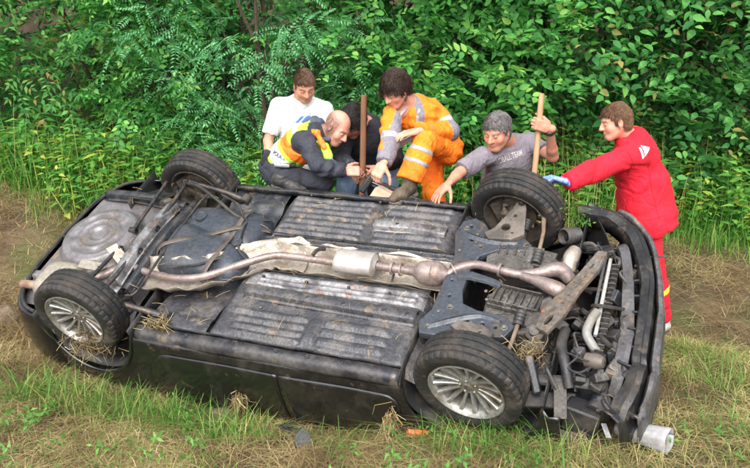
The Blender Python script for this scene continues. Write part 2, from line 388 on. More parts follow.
# ---- tunnel heat shield (crinkled, open gutter), from the engine to the rear
def shield(name, path, w, h, seed, m=M_shield):
    P = spline(np.array(path, float), 10); k = len(P); G = []; rs = np.random.RandomState(seed)
    for i in range(k):
        d, s, u = frame(P[min(i+1, k-1)]-P[max(i-1, 0)]); row = []
        ww = w*(1+.06*math.sin(i*.9+seed)); 
        for q in np.linspace(-1, 1, 15):
            z = h*abs(q)**2.6+.006*math.sin(i*1.3+q*4)+(.012*math.sin(i*.55+seed*2) if abs(q) > .93 else 0)
            row.append(P[i]-s*q*ww/2+np.array([0, 0, z+rs.normal(0, .0022)]))
        G.append(row)
    return MB().grid(np.array(G)).build(name, m, car, solid=.0025, sharp=70)
shield('heat_shield', [(-1.56, .06, -.085), (-1.2, .055, -.10), (-.8, .055, -.10), (-.36, .06, -.10)], .27, .115, 1)
shield('heat_shield', [(-2.50, -.30, -.06), (-2.25, -.29, -.05), (-2.02, -.24, -.045), (-1.82, -.11, -.05), (-1.62, .035, -.07), (-1.40, .055, -.085)], .30, .115, 4)
# ---- exhaust
MB().tube([(-2.62, -.23, -.0), (-2.45, -.27, .005), (-2.22, -.285, .01), (-2.02, -.235, .015), (-1.80, -.085, .02), (-1.62, .025, .02), (-1.45, .05, .01), (-1.16, .05, .005)], .026, n=14, smooth=7).build('exhaust_pipe', M_exh, car)
mf = MB(); prof = spline([(0, .028), (.012, .05), (.02, .074), (.035, .078), (.15, .079), (.265, .078), (.28, .074), (.288, .05), (.30, .028)], 3)
mf.lathe([(a, r) for a, r in prof], (0, 0, 0), (1, 0, 0), n=28); mv = np.array(mf.v); mv[:, 1] *= 1.15; mv[:, 2] *= .82; mf.v = [tuple(p) for p in mv+np.array([-1.16, .05, .03])]
o = mf.build('muffler', M_muff, car); tag(o, 'pale oval muffler in the middle of the underside')
for xx in (-1.135, -.885):
    s_ = MB(); s_.lathe([(0, .0785), (.004, .083), (.008, .0785)], (0, 0, 0), (1, 0, 0), n=28); v = np.array(s_.v); v[:, 1] *= 1.15; v[:, 2] *= .82; s_.v = [tuple(p) for p in v+np.array([xx, .05, .03])]; s_.build('seam', M_muff, o)
MB().tube([(-.87, .05, .02), (-.72, .045, .02), (-.60, .04, .02)], .027, n=14).build('exhaust_pipe', M_exh, car)
for x in (-.76, -.70):
    MB().lathe([(0, .028), (0, .043), (.014, .044), (.014, .028)], (x, .045, .02), (1, 0, 0), n=14).build('clamp', M_exh, car)
MB().tube([(-.75, .045, -.03), (-.74, -.02, -.03), (-.72, -.07, .0), (-.70, -.10, .01)], .008, n=6, smooth=4).build('hanger', M_rod, car)
MB().tube([(-1.32, .05, .05), (-1.30, .10, .055), (-1.27, .14, .03)], .014, n=7, smooth=4).build('hanger', M_rod, car)
cc = MB(); cc.lathe([tuple(p) for p in spline([(0, .028), (.03, .036), (.07, .068), (.10, .078), (.165, .081), (.20, .076), (.235, .05), (.26, .030)], 4)], (-.63, .04, .025), (1, 0, 0), n=26)
o = cc.build('catalytic_converter', M_exh, car)
MB().lathe([(0, .0815), (.004, .085), (.009, .0815)], (-.475, .04, .025), (1, 0, 0), n=26).build('seam', M_exh, o)
MB().tube([(-.375, .04, .03), (-.33, .085, .045), (-.22, .125, .06), (-.09, .105, .065), (.02, .09, .06), (.10, .09, .055)], .027, n=14, smooth=6).build('exhaust_pipe', M_exh, car)
for x in (-.345, ): MB().lathe([(0, .03), (0, .052), (.012, .053), (.012, .03)], (x, .07, .038), (1, .7, .3), n=14).build('clamp', M_exh, car)
MB().lathe([(0, .034), (0, .045), (.014, .045), (.014, .034)], (-.06, .10, .065), (1, -.15, 0), n=14).build('clamp', M_exh, car)
MB().tube([(.08, .09, .055), (.18, .125, .055), (.29, .175, .05), (.36, .15, .0)], [.028, .034, .050, .040], n=14, smooth=6).build('downpipe', M_exh, car)
MB().tube([(.08, .085, .055), (.18, .055, .055), (.29, .015, .05), (.36, .02, .0)], [.028, .034, .050, .040], n=14, smooth=6).build('downpipe', M_exh, car)

# ---- fuel tank
def rbox_grid(x0, x1, y0, y1, z0, h, p=5, n=40, skew=None, bumps=None):
    X = np.linspace(-1, 1, n); A, B = np.meshgrid(X, X, indexing='ij'); A = np.sign(A)*np.abs(A)**.7; B = np.sign(B)*np.abs(B)**.7
    rr = (np.abs(A)**p+np.abs(B)**p)**(1/p); f = np.clip(1-rr**6, 0, 1)**.45
    Xw = (x0+x1)/2+A*(x1-x0)/2; Yw = (y0+y1)/2+B*(y1-y0)/2; Z = z0+h*f
    if bumps is not None: Z = Z+bumps(A, B)*f
    if skew: Xw, Yw = skew(Xw, Yw)
    return np.stack([Xw, Yw, Z], -1)
tk = MB().grid(rbox_grid(-2.54, -1.78, -.24, .48, -.16, .235, p=6, n=60, bumps=lambda A, B: -.03*np.exp(-((B-.1+.35*A)/.10)**2)-.03*np.exp(-((A-.42)/.09)**2)+.008*np.sin(A*5)*np.cos(B*4)))
tank = tk.build('fuel_tank', M_tank, car); tag(tank, 'blue-black moulded fuel tank ahead of the rear axle')
for P in ([(-2.54, -.10, -.03), (-2.46, -.03, .066), (-2.2, .10, .062), (-1.95, .22, .070), (-1.78, .30, -.02)],
          [(-2.06, -.25, -.03), (-2.02, -.16, .060), (-2.0, .1, .052), (-1.985, .36, .064), (-1.98, .48, -.03)]):
    MB().tube(P, .021, n=8, flat=.22, smooth=6).build('strap', mat('strap_steel', (.12, .095, .08), (.06, .05, .045), scale=8, rough=.5, metal=.4), tank)
MB().lathe([(0, .05), (.018, .048), (.02, .04), (.014, .036), (.014, .001)], (-2.32, .28, .068), (0, 0, 1), n=18).build('tank_boss', M_tank, tank)
MB().lathe([(0, .038), (.014, .036), (.015, .03), (.010, .026), (.010, .001)], (-1.90, .06, .066), (0, 0, 1), n=18).build('tank_boss', M_tank, tank)
MB().box((-2.24, -.05, .070), (.085, .025, .012), (0, 0, 35)).build('tank_boss', M_dark, tank, bevel=.004)
MB().tube([(-1.93, .30, .05), (-1.92, .22, .08), (-1.90, .12, .075), (-1.86, .0, .06), (-1.75, -.06, .0)], .007, n=6, smooth=6).build('fuel_hose', M_plastic, car)
MB().tube([(-1.80, .37, .02), (-1.95, .30, .07), (-2.1, .45, .07), (-2.3, .55, .06)], .009, n=6, smooth=6).build('brake_hose', M_plastic, car)
MB().tube([(-1.88, -.02, .05), (-2.1, -.18, .06), (-2.3, -.22, .04)], .008, n=6, smooth=6).build('fuel_hose', M_plastic, car)

# ---- rear floor with spare-wheel well
def rear_z(A, B):
    P = np.stack([A.ravel(), B.ravel(), 0*A.ravel()], 1); z = vnoise(P, 3, 2).reshape(A.shape)*.006
    r = np.hypot((A+3.10)/1.0, (B-.03)/1.0)
    z = z-.05+.075*(1-sstep(.27, .34, r))
    z += .010*np.exp(-((r-.235)/.018)**2)+.012*np.exp(-((r-.15)/.014)**2)+.008*np.exp(-((r-.085)/.012)**2)-.012*(1-sstep(.05, .07, r))
    z += .008*np.sin(np.arctan2(B-.03, A+3.10)*7)*np.exp(-((r-.19)/.03)**2)
    z -= .12*sstep(-2.80, -2.66, A)
    z -= .05*sstep(.44, .62, np.abs(B-.03))
    return z
hfield('boot_floor', -3.42, -2.52, -.62, .66, rear_z, mat('boot_metal', var=.25, detail=10, c1=(.17, .16, .168), c2=(.09, .08, .076), scale=6, lo=.42, hi=.66, rough=.30, rough2=.5, metal=.25, bump=.12, c3=(.24, .18, .12), s3=6, lo3=.58, hi3=.74))
hat('rear_rail', [(-3.38, .52, -.04), (-3.0, .50, -.02), (-2.6, .47, -.05)], .07, .05, M_under)
hat('rear_rail', [(-3.38, -.42, -.04), (-3.0, -.42, -.02), (-2.6, -.45, -.05)], .07, .05, M_floorl)
# black rear valance lip and bumper (rounded U)
def ushape(sgnx, xe, xb, wy, n=40, p=3.2):
    t = np.linspace(-1, 1, n); y = wy*np.sin(t*math.pi/2); x = xb+(xe-xb)*(1-np.abs(np.sin(t*math.pi/2))**p)**(1/p); return x, y
bx, by = ushape(-1, -3.50, -3.0, .775)
G = []
for x, y in zip(bx, by):
    row = []
    for z, o in ((-.035, -.05), (-.04, -.012), (-.06, .002), (-.12, .022), (-.25, .045), (-.40, .055), (-.52, .040), (-.60, .0)):
        row.append((x-o*(.4+.6*min(1, abs(x+3.0)/.4)), y*(1+o*.75), z))
    G.append(row)
o = MB().grid(np.array(G)).build('rear_bumper', M_paint, car, solid=.006, sharp=50)
P = [(x+.035, y*.955, -.030+.004*math.sin(i)) for i, (x, y) in enumerate(zip(bx, by))][2:-2]
MB().tube(P, .012, n=8).build('bumper_lip', M_plastic, car)
for y in (-.35, 0, .35): MB().lathe([(0, .012), (.012, .012), (.013, .001)], (-3.44, y, -.03), (0, 0, 1), n=8).build('bolt', M_plastic, car)
# tailgate inner face hidden below: closing panel
MB().box((-3.30, 0, -.55), (.04, 1.3, .5)).build('tailgate', M_paint, car, bevel=.01)
# rear silencer and tail pipe
sl = MB().grid(rbox_grid(-3.33, -3.0, -.60, -.26, -.12, .17, p=4, n=26)).build('rear_silencer', M_shield, car)
MB().tube([(-3.2, -.50, -.03), (-3.32, -.51, -.02), (-3.43, -.515, -.02)], .030, n=14, caps=False).build('tail_pipe', mat('rusty_pipe', (.34, .23, .16), (.2, .12, .08), scale=9, rough=.7, metal=.3), car, solid=.004)
MB().tube([(-2.62, -.23, -.0), (-2.75, -.25, -.02), (-2.9, -.36, -.04), (-3.02, -.42, -.05)], .029, n=12, smooth=5).build('exhaust_pipe', M_exh, car)
# pale brackets beside the wheel
for c, rz in (((-2.93, -.30, .03), 20), ((-2.80, -.16, .03), -25)):
    plate('bracket', [(-.09, -.03), (.06, -.04), (.10, .0), (.07, .04), (-.08, .05)], [(.05, 0, .012)], 0, .006, M_shield, car, warp=lambda v, c=c, rz=rz: Matrix.Translation(c) @ Matrix.Rotation(R(rz), 4, 'Z') @ Matrix.Rotation(R(22), 4, 'Y') @ v)
# ---- rear suspension
hat('rear_crossmember', [(-2.66, .42, .0), (-2.66, .15, .03), (-2.66, -.15, .03), (-2.66, -.42, .0)], .09, .055, M_floorl, fl=.015)
hat('rear_crossmember', [(-2.52, .50, -.03), (-2.54, .1, -.0), (-2.55, -.45, -.03)], .06, .05, M_under, fl=.012)
for s in (-1, 1):
    MB().tube([(-2.83, s*.10, .03), (-2.83, s*.62, .075)], .015, n=10).build('lateral_link', M_rod, car)
    MB().tube([(-2.64, s*.12, .055), (-2.64, s*.63, .085)], .016, n=10).build('lateral_link', M_rod, car)
    for x, y, z in ((-2.83, s*.10, .03), (-2.64, s*.12, .055)):
        MB().lathe([(-.028, .012), (-.028, .025), (.028, .025), (.028, .012)], (x, y, z), (1, 0, 0), n=12).build('bush', M_rod, car)
    MB().tube([(-2.15, s*.60, -.02), (-2.3, s*.61, .03), (-2.5, s*.62, .07), (-2.62, s*.64, .08)], [.030, .022, .020, .026], n=10, smooth=5).build('trailing_arm', M_rod, car)
    MB().lathe([(-.035, .015), (-.035, .038), (.035, .038), (.035, .015)], (-2.14, s*.60, -.02), (0, 1, 0), n=14).build('bush', M_plastic, car)
    # spring + damper in the arch
    co = [(-2.60+.055*math.cos(a), s*.46+.055*math.sin(a), -.30+.0105*a) for a in np.linspace(0, 9*math.pi, 90)]
    MB().tube(co, .007, n=6).build('coil_spring', M_rod, car)
    MB().tube([(-2.78, s*.54, -.45), (-2.76, s*.57, -.08), (-2.74, s*.60, .05)], [.03, .03, .014], n=10).build('damper', M_rod, car)
    plate('splash_panel', [(-.16, -.12), (.10, -.15), (.16, .10), (-.08, .14)], [], 0, .004, M_plastic, car, warp=lambda v, s=s: Matrix.Translation((-2.93, s*.56, -.02)) @ Matrix.Rotation(R(-25*s), 4, 'X') @ v)
MB().tube([(-2.45, -.55, .07), (-2.38, -.5, .08), (-2.42, -.1, .06), (-2.42, .4, .07), (-2.40, .52, .08), (-2.5, .60, .08)], .009, n=8, smooth=6).build('anti_roll_bar', M_rod, car)
MB().tube([(-2.62, .60, .10), (-2.45, .52, .15), (-2.25, .42, .13), (-2.05, .33, .07), (-1.98, .38, .0)], [.016, .014, .013, .012, .012], n=8, smooth=6).build('brake_pipe', M_plastic, car)

# ---- wheels
def tyre_mesh():
    n = 176; hw = .098
    prof = [(-.080, .212), (-.090, .222), (-.100, .25), (-.103, .275), (-.097, .297), (-.088, .3065), (-.072, .3115), (-.069, .3115), (-.066, .304), (-.060, .304), (-.057, .3135),
            (-.030, .3145), (-.027, .306), (-.021, .306), (-.018, .315), (.018, .315), (.021, .306), (.027, .306), (.030, .3145), (.057, .3135), (.060, .304), (.066, .304), (.069, .3115), (.072, .3115), (.088, .3065), (.097, .297), (.103, .275), (.100, .25), (.090, .222), (.080, .212), (.070, .205), (-.070, .205)]
    V = np.zeros((n, len(prof), 3))
    for j in range(n):
        t = 2*math.pi*j/n
        for i, (a, r) in enumerate(prof):
            if .068 < abs(a) < .098 and r > .29 and j % 4 == 0: r -= .0055
            if abs(a) < .058 and r > .312 and (j+int(a*300)) % 8 == 0: r -= .004
            V[j, i] = (r*math.cos(t), a, r*math.sin(t))
    k = len(prof); I = np.arange(n*k).reshape(n, k); Q = np.roll(I, -1, 0)
    F = np.stack([I, np.roll(I, -1, 1), np.roll(Q, -1, 1), Q], -1).reshape(-1, 4)
    return npmesh('tyre', V.reshape(-1, 3), F, True, 28)
def rim_mesh():
    mb = MB()   # outer face at -y
    mb.lathe([(-.082, .216), (-.094, .219), (-.096, .212), (-.086, .203), (-.074, .195), (-.05, .192), (.0, .186), (.05, .19), (.088, .205), (.092, .214), (.083, .217), (.06, .200), (.0, .196), (-.05, .202), (-.07, .208)], n=60, closed=True)
    mb.lathe([(-.052, .001), (-.055, .024), (-.050, .030), (-.050, .034), (-.045, .058), (-.036, .072), (-.012, .074), (.03, .07), (.03, .001)], n=30)
    for i in range(15):
        a = 2*math.pi*i/15; ca, sa = math.cos(a), math.sin(a); V = []
        for r, w, y0, y1 in ((.050, .0085, -.044, -.01), (.10, .0095, -.052, -.022), (.15, .011, -.064, -.036), (.194, .014, -.080, -.055)):
            for q, y in ((-.62, y0), (.62, y0), (1, y0+.006), (1, y1), (-1, y1), (-1, y0+.006)):
                V.append((r*ca-q*w*sa, y, r*sa+q*w*ca))
        F = [(i_*6+j, i_*6+(j+1) % 6, (i_+1)*6+(j+1) % 6, (i_+1)*6+j) for i_ in range(3) for j in range(6)]
        mb.add(V, F)
    for i in range(5):
        a = 2*math.pi*(i+.5)/5; mb.lathe([(-.056, .001), (-.056, .006), (-.052, .009), (-.035, .009)], (.047*math.cos(a), 0, .047*math.sin(a)), (0, 1, 0), n=8)
    o = mb.build('rim_tmp', None, None, sharp=40); me = o.data; bpy.data.objects.remove(o); me.name = 'rim'; me.materials.clear(); return me
TM, RM = tyre_mesh(), rim_mesh()
def hub_mesh():
    mb = MB()
    mb.lathe([(.005, .001), (.005, .135), (.03, .135), (.03, .075), (.05, .07), (.09, .05), (.10, .001)], n=30)
    mb.box((.11, .03, .03), (.06, .10, .14), (0, 20, 0)); mb.box((-.03, .09, -.06), (.10, .05, .12), (0, -30, 0))
    mb.tube([(0, .08, .0), (.05, .12, .09), (.04, .10, .14)], [.03, .025, .018], n=8); mb.tube([(0, .08, 0), (-.08, .10, -.02), (-.14, .11, .0)], [.03, .022, .016], n=8)
    o = mb.build('hub_tmp', None, None); me = o.data; bpy.data.objects.remove(o); me.name = 'hub'; me.materials.clear(); me.materials.append(M_brim); return me
HM = hub_mesh()
def wheel(x, y, z, far, steer, camber, spin, lab):
    w = link('wheel', HM, None, car); tag(w, lab)
    Mx = Matrix.Translation((x, y, z)) @ Matrix.Rotation(R(steer), 4, 'Z') @ Matrix.Rotation(R(camber), 4, 'X')
    if far: Mx = Mx @ Matrix.Rotation(math.pi, 4, 'Z')
    w.matrix_local = Mx @ Matrix.Rotation(R(spin), 4, 'Y')
    t = link('tyre', TM, M_tyre, w); r = link('rim', RM, None, w)
    if not r.data.materials: r.data.materials.append(M_rim)
    r.material_slots[0].link = 'OBJECT'; r.material_slots[0].material = M_brim if far else M_rim
    MB().lathe([(-.0575, .001), (-.0575, .020), (-.054, .023), (-.05, .023)], n=20).build('centre_cap', M_grey, w)
    return w
WH = {}
WH['fn'] = wheel(XF, -.715, ZW+.005, False, -4, 0, 10, 'muddy front wheel facing the mown grass')
WH['rn'] = wheel(XR-.015, -.715, ZW+.03, False, 0, -2, 40, 'rear wheel packed with straw')
WH['ff'] = wheel(XF-.055, .735, ZW-.015, True, -8, 4, 0, 'front wheel held by the gloved hand, inner side showing')
WH['rf'] = wheel(XR+.075, .735, ZW-.05, True, 0, 2, 0, 'rear wheel seen from its inner side')

# ---- front end
OUT = [(-.42, .40), (-.40, .52), (-.33, .56), (-.26, .52), (-.20, .43), (-.08, .40), (.02, .42), (.08, .36), (.04, .31), (-.12, .29), (-.22, .22), (-.25, .1), (-.25, -.1), (-.22, -.20), (-.12, -.24), (.06, -.26), (.12, -.32), (.08, -.40), (-.02, -.42), (-.2, -.42), (-.30, -.46), (-.40, -.46), (-.43, -.38), (-.38, -.28), (-.37, .2)]
sf = plate('front_subframe', OUT, [(-.34, .48, .02), (-.30, .36, .022), (-.10, .345, .014), (-.03, .36, .018), (-.33, .15, .014), (-.33, -.02, .014), (-.31, -.15, .016), (-.16, -.32, .024), (-.06, -.335, .020), (.02, -.345, .018), (-.26, -.37, .016), (-.35, -.40, .016), (-.36, -.33, .008)], .025, .036, M_sub, car, bevel=.008)
tag(sf, 'blue-grey pressed steel front subframe with holes')
hat('subframe_rib', [(-.40, .44, .045), (-.30, .38, .048), (-.12, .35, .046), (.0, .37, .04)], .03, .018, M_sub, fl=.01)
hat('subframe_rib', [(-.38, -.42, .045), (-.25, -.345, .048), (-.10, -.28, .046), (.04, -.30, .04)], .03, .018, M_sub, fl=.01)
for x, y in ((-.36, .46), (-.37, -.41), (.05, .36), (.07, -.34), (-.23, .30), (-.28, -.24)):
    MB().lathe([(0, .019), (.005, .019), (.006, .012), (.018, .012), (.019, .009), (.019, .001)], (x, y, .046), (0, 0, 1), n=12).build('bolt', M_bolt, car)
# control arms: forked arm with a big hole, out to the wheel
for s in (-1, 1):
    zz = .035 if s > 0 else .0
    o = plate('control_arm', [(-.19, .36), (-.05, .37), (.02, .42), (-.005, .62), (-.02, .665), (-.06, .665), (-.085, .60), (-.17, .44), (-.22, .40)], [(-.10, .46, .035), (-.058, .555, .018), (-.05, .42, .014)], 0, .03, mat('arm_steel', (.15, .125, .105), (.07, .06, .052), scale=7, rough=.6, metal=.3, bump=.3), car, bevel=.007,
              warp=lambda v, s=s, zz=zz: Vector((v.x, s*v.y, v.z+.06+zz*((v.y-.36)/.3)+.03*((v.y-.36)/.3)**2)))
    MB().lathe([(0, .024), (.03, .022), (.034, .014), (.034, .001)], (-.035, s*.65, .10+zz), (0, 0, 1), n=12).build('ball_joint', M_rod, car)
    # drive shaft with rubber gaiter, tie rod, strut
    MB().tube([(.03, s*.22, -.02), (.0, s*.60, .01)], .014, n=10).build('drive_shaft', M_rod, car)
    MB().lathe([(i*.011, (.042-.0018*i) if i % 2 else (.034-.0018*i)) for i in range(10)], (.0, s*.62, .01), (0, -s, 0), n=18).build('gaiter', M_plastic, car)
    MB().tube([(.14, s*.30, .05), (.135, s*.48, .06), (.11, s*.63, .06)], [.012, .012, .016], n=8).build('tie_rod', mat('rusty_rod', (.12, .08, .055), (.2, .15, .1), scale=9, rough=.8, bump=.4), car)
    MB().lathe([(i*.014, .034 if i % 2 else .026) for i in range(9)], (.14, s*.20, .05), (0, s, 0), n=14).build('gaiter', M_plastic, car)
    MB().tube([(-.02, s*.60, -.02), (-.03, s*.58, -.30), (-.04, s*.56, -.55)], [.032, .030, .028], n=12).build('strut', M_rod, car)
    co = [(-.035+.065*math.cos(a), s*.575+.065*math.sin(a), -.55+.0095*a) for a in np.linspace(0, 9*math.pi, 90)]
    MB().tube(co, .0075, n=6).build('coil_spring', M_rod, car)
# gearbox (far side) and engine sump (near side)
gb = MB()
gb.box((-.02, .235, -.04), (.30, .17, .16), (8, -4, 6)); gb.box((.15, .27, -.04), (.17, .16, .15), (-6, 4, -8)); gb.box((.07, .30, .035), (.20, .10, .02), (4, 2, 4))
gb.lathe([(-.05, .09), (.02, .095), (.05, .08), (.06, .05)], (.20, .25, -.05), (0, 1, 0), n=20, caps=True)
for i in range(5): gb.box((-.11+.055*i, .30, .05), (.008, .08, .03), (4, 0, 5))
gb.build('gearbox', M_alu, car, bevel=.012)
en = MB(); en.box((.10, -.17, -.10), (.40, .30, .20), (0, 0, 4)); en.box((.10, -.13, -.35), (.44, .70, .34)); en.build('engine_block', M_alu, car, bevel=.02)
sp = MB(); sp.box((.08, -.10, .01), (.30, .16, .05), (0, 0, -8)); 
for i in range(7): sp.box((-.045+.042*i, -.095-.006*i, .045), (.007, .13, .035), (0, 0, -8))
sp.box((.08, -.030, .046), (.30, .010, .038), (0, 0, -8)); sp.box((.08, -.165, .046), (.30, .010, .038), (0, 0, -8))
sp.build('sump_cover', M_alu, car, bevel=.003)
for k, (x, y, z, a, b, c, rz) in enumerate(((.05, -.27, .01, .16, .10, .06, 12), (.20, -.22, .0, .12, .12, .08, -15), (.27, -.10, -.02, .10, .14, .08, 25), (.30, .05, -.06, .10, .16, .10, 5), (.24, -.36, -.05, .12, .10, .10, 30))):
    MB().box((x, y, z), (a, b, c), (10*k, -7*k, rz)).build('engine_casting', M_alu, car, bevel=.015)
MB().lathe([(0, .05), (.02, .055), (.06, .055), (.07, .035), (.085, .03)], (.24, -.30, -.02), (0, -.4, 1), n=20, caps=True).build('pulley', M_alu, car)
MB().tube([(-.30, .02, .05), (-.22, .03, .055), (-.10, .01, .05), (-.02, -.02, .05)], [.03, .035, .028, .03], n=8, flat=.6).build('torque_mount', M_sub, car)
# wrapped pale can behind the downpipes
MB().tube([(.33, .22, .0), (.34, .30, .04), (.35, .37, .03)], [.045, .05, .042], n=14, smooth=4).build('coolant_can', M_shield, car)
MB().lathe([(0, .047), (.02, .055), (.045, .055), (.05, .045)], (.335, .245, .01), (0, 1, .3), n=18, caps=True).build('can_band', M_sub, car)
MB().lathe([(i*.013, .058 if i % 2 else .046) for i in range(11)], (.26, .48, .04), (.5, .6, -.4), n=20).build('bellows', M_plastic, car)
# radiator carrier: slanted bracket with slots
rc = plate('radiator_carrier', [(-.04, -.34), (.04, -.36), (.06, -.20), (.045, .0), (.06, .20), (.03, .36), (-.02, .36), (-.03, .16), (-.05, -.02), (-.08, -.20)], [(.0, -.27, .022, .05), (.0, -.12, .012), (.005, -.05, .012), (.01, .03, .011), (.015, .12, .011), (.01, .22, .014, .03), (-.035, -.2, .010), (.035, -.30, .009), (.025, -.17, .010), (-.02, .06, .009), (.03, .30, .010)], 0, .02, mat('carrier_steel', (.15, .135, .12), (.085, .072, .06), scale=6, lo=.42, hi=.62, rough=.5, metal=.2, bump=.4, c3=(.17, .12, .08), s3=7, lo3=.5, hi3=.66, var=.4), car, bevel=.005,
           warp=lambda v: Matrix.Translation((.40, -.01, .075)) @ Matrix.Rotation(R(-19), 4, 'Z') @ Matrix.Rotation(R(-14), 4, 'Y') @ v)
MB().lathe([(0, .008), (.004, .008), (.005, .001)], (.27, -.22, .10), (0, 0, 1), n=10).build('plug', mat('red_plug', (.6, .07, .03), rough=.5), car)
rd = MB(); rd.box((.60, -.02, -.22), (.035, .72, .40)); rd.build('radiator', M_plastic, car, bevel=.004)
for i in range(18): MB().box((.60, -.36+.04*i, -.012), (.05, .006, .03)).build('radiator_fin', M_alu, car)
MB().box((.565, .05, .0), (.022, .62, .030), (0, 10, 0)).build('radiator_rail', mat('pale_rail', (.40, .40, .39), (.3, .26, .2), scale=8, rough=.4, metal=.3), car, bevel=.005)
MB().box((.535, .05, -.01), (.018, .66, .05)).build('radiator_rail', M_grey, car, bevel=.004)
MB().tube([(.55, -.10, .02), (.53, -.18, .035), (.52, -.27, .02), (.57, -.33, -.02), (.60, -.33, -.06)], .026, n=12, smooth=6).build('coolant_hose', mat('grey_hose', (.20, .195, .185), (.2, .17, .13), scale=8, rough=.5), car)
MB().tube([(.40, -.25, .0), (.40, -.38, .03), (.44, -.50, .02), (.48, -.60, -.06)], .030, n=12, smooth=6).build('intake_hose', M_plastic, car)
MB().tube([(.47, -.40, .03), (.50, -.47, .05), (.46, -.53, .03), (.52, -.55, .02), (.58, -.50, .02)], .006, n=6, smooth=6).build('wiring', M_plastic, car)
MB().tube([(.36, -.42, .0), (.45, -.46, .06), (.55, -.47, .03), (.60, -.42, .0)], .005, n=6, smooth=6).build('wiring', M_plastic, car)
# headlamp motor, washer bottle, crash beam, lower members on the near corner
MB().lathe([(-.05, .02), (-.05, .04), (.02, .045), (.05, .03), (.055, .005)], (.59, -.44, .0), (1, -.2, .2), n=18).build('lamp_housing', mat('tan_plastic', (.10, .08, .065), rough=.5), car)
MB().tube([(.30, -.55, -.10), (.48, -.54, -.08), (.66, -.52, -.10)], .035, n=10, flat=.7).build('front_rail', M_grey, car)
MB().tube([(.30, .55, -.12), (.48, .54, -.10), (.66, .52, -.12)], .035, n=10, flat=.7).build('front_rail', M_under, car)
cb = MB(); P = [(.70, y, -.13) for y in (-.60,)]; 
cb.tube([(.62, -.66, -.14), (.69, -.4, -.13), (.715, 0, -.13), (.69, .4, -.13), (.62, .64, -.14)], .05, n=10, flat=.8, smooth=6).build('crash_beam', M_under, car)
mp_ = MB(); mp_.box((.44, -.66, -.10), (.07, .20, .008), (30, 0, 10)); mp_.build('bracket', M_alu, car, bevel=.003)
for i, (c, d, rr) in enumerate((((.36, -.62, -.20), (.30, .10, .14), (20, 10, 15)), ((.56, -.66, -.22), (.20, .12, .16), (-15, 5, -10)), ((.28, -.58, -.02), (.05, .22, .03), (30, 0, 25)), ((.20, -.56, -.06), (.08, .14, .10), (0, 25, 10)))):
    MB().box(c, d, rr).build('torn_liner' if i != 2 else 'bracket', M_plastic if i != 2 else M_under, car, bevel=.012)
MB().tube([(.24, -.55, .0), (.25, -.60, -.06), (.26, -.63, -.16)], [.018, .022, .026], n=10).build('damper', M_rod, car)
# wing liners hanging in the far corner
G = []
for t in np.linspace(0, 1, 14):
    G.append([(.36+.28*t, .78-.55*t**1.6+.03*math.sin(k), .03-.34*k/6-.05*t) for k in range(7)])
MB().grid(np.array(G)).build('torn_liner', M_dark, car, solid=.004)
# front bumper: far corner intact, swept round, near end torn and hanging
path = spline([(.30, .80), (.42, .80), (.58, .74), (.72, .58), (.80, .34), (.84, .05), (.855, -.28), (.85, -.48), (.81, -.64), (.74, -.78)], 7)
def bump_strip(name, m, offs, zs, i0=0, i1=None, tear=0, solid=.006):
    G = []; PP = path[i0:i1]; k = len(PP); rs = np.random.RandomState(3)
    for i in range(k):
        d = PP[min(i+1, k-1)]-PP[max(i-1, 0)]; n_ = np.array([-d[1], d[0]])/np.linalg.norm(d)   # outward = left of travel (far->front->near)
        u = i/(k-1); row = []
        for o_, z_ in zip(offs, zs):
            zz = z_-.05*u*u+.006*math.sin(i*.7)+(rs.normal(0, tear) if tear else 0)
            cr = .009*math.sin(u*14+1)*u+.012*max(0, math.sin(u*27+.5))**6*u+.006*math.sin(u*7+o_*30); row.append((PP[i][0]+n_[0]*(o_+cr), PP[i][1]+n_[1]*(o_+cr), zz+.010*math.sin(u*17+o_*25)*u-.03*max(0, math.sin(u*27+.5))**8*u))
        G.append(row)
    return MB().grid(np.array(G)).build(name, m, car, solid=solid, sharp=26)
M_bump = mat('bumper_black', (.014, .014, .015), (.035, .030, .025), scale=7, lo=.48, hi=.66, rough=.28, rough2=.7, bump=.2, bscale=50, c3=(.09, .068, .047), s3=9, lo3=.56, hi3=.68, detail=10, var=.3)
bump_strip('front_bumper', M_bump, [-.085, -.080, -.074, -.034, -.026, .002, .010, .026, .03], [-.07, .020, .040, .050, .038, .028, -.02, -.10, -.20], 0, None, tear=.0012)
bump_strip('front_bumper_skirt', M_grey, [.020, .034, .050, .060, .066, .070, .060], [-.02, .014, .018, .004, -.06, -.16, -.30], 12, 60, tear=.002)
bump_strip('grille_panel', M_grey, [-.175, -.16, -.12, -.10, -.092], [-.06, -.005, .008, .0, -.04], 22, 58, tear=.002)
for k in range(7):
    y = -.42+.13*k; MB().box((.74+.05*(1-abs(y+.02)/.5), y, -.02), (.10, .014, .03), (0, 0, 8*k-20)).build('grille_rib', M_plastic, car, bevel=.003)
# far front wing: black sheet behind the wheel, standing up
G = []
for t in np.linspace(0, 1, 12):
    x = .36+.10*t; G.append([(x, .815-.02*k-.05*t*t, .05-.085*k) for k in range(6)])
MB().grid(np.array(G)).build('wing_edge', M_paint, car, solid=.005)
# scuffed pale end of the torn bumper
MB().box((.70, -.80, -.10), (.035, .08, .006), (20, 35, 40)).build('torn_flap', mat('scuffed_edge', (.16, .16, .17), (.3, .3, .3), scale=20, rough=.5), car, bevel=.002)
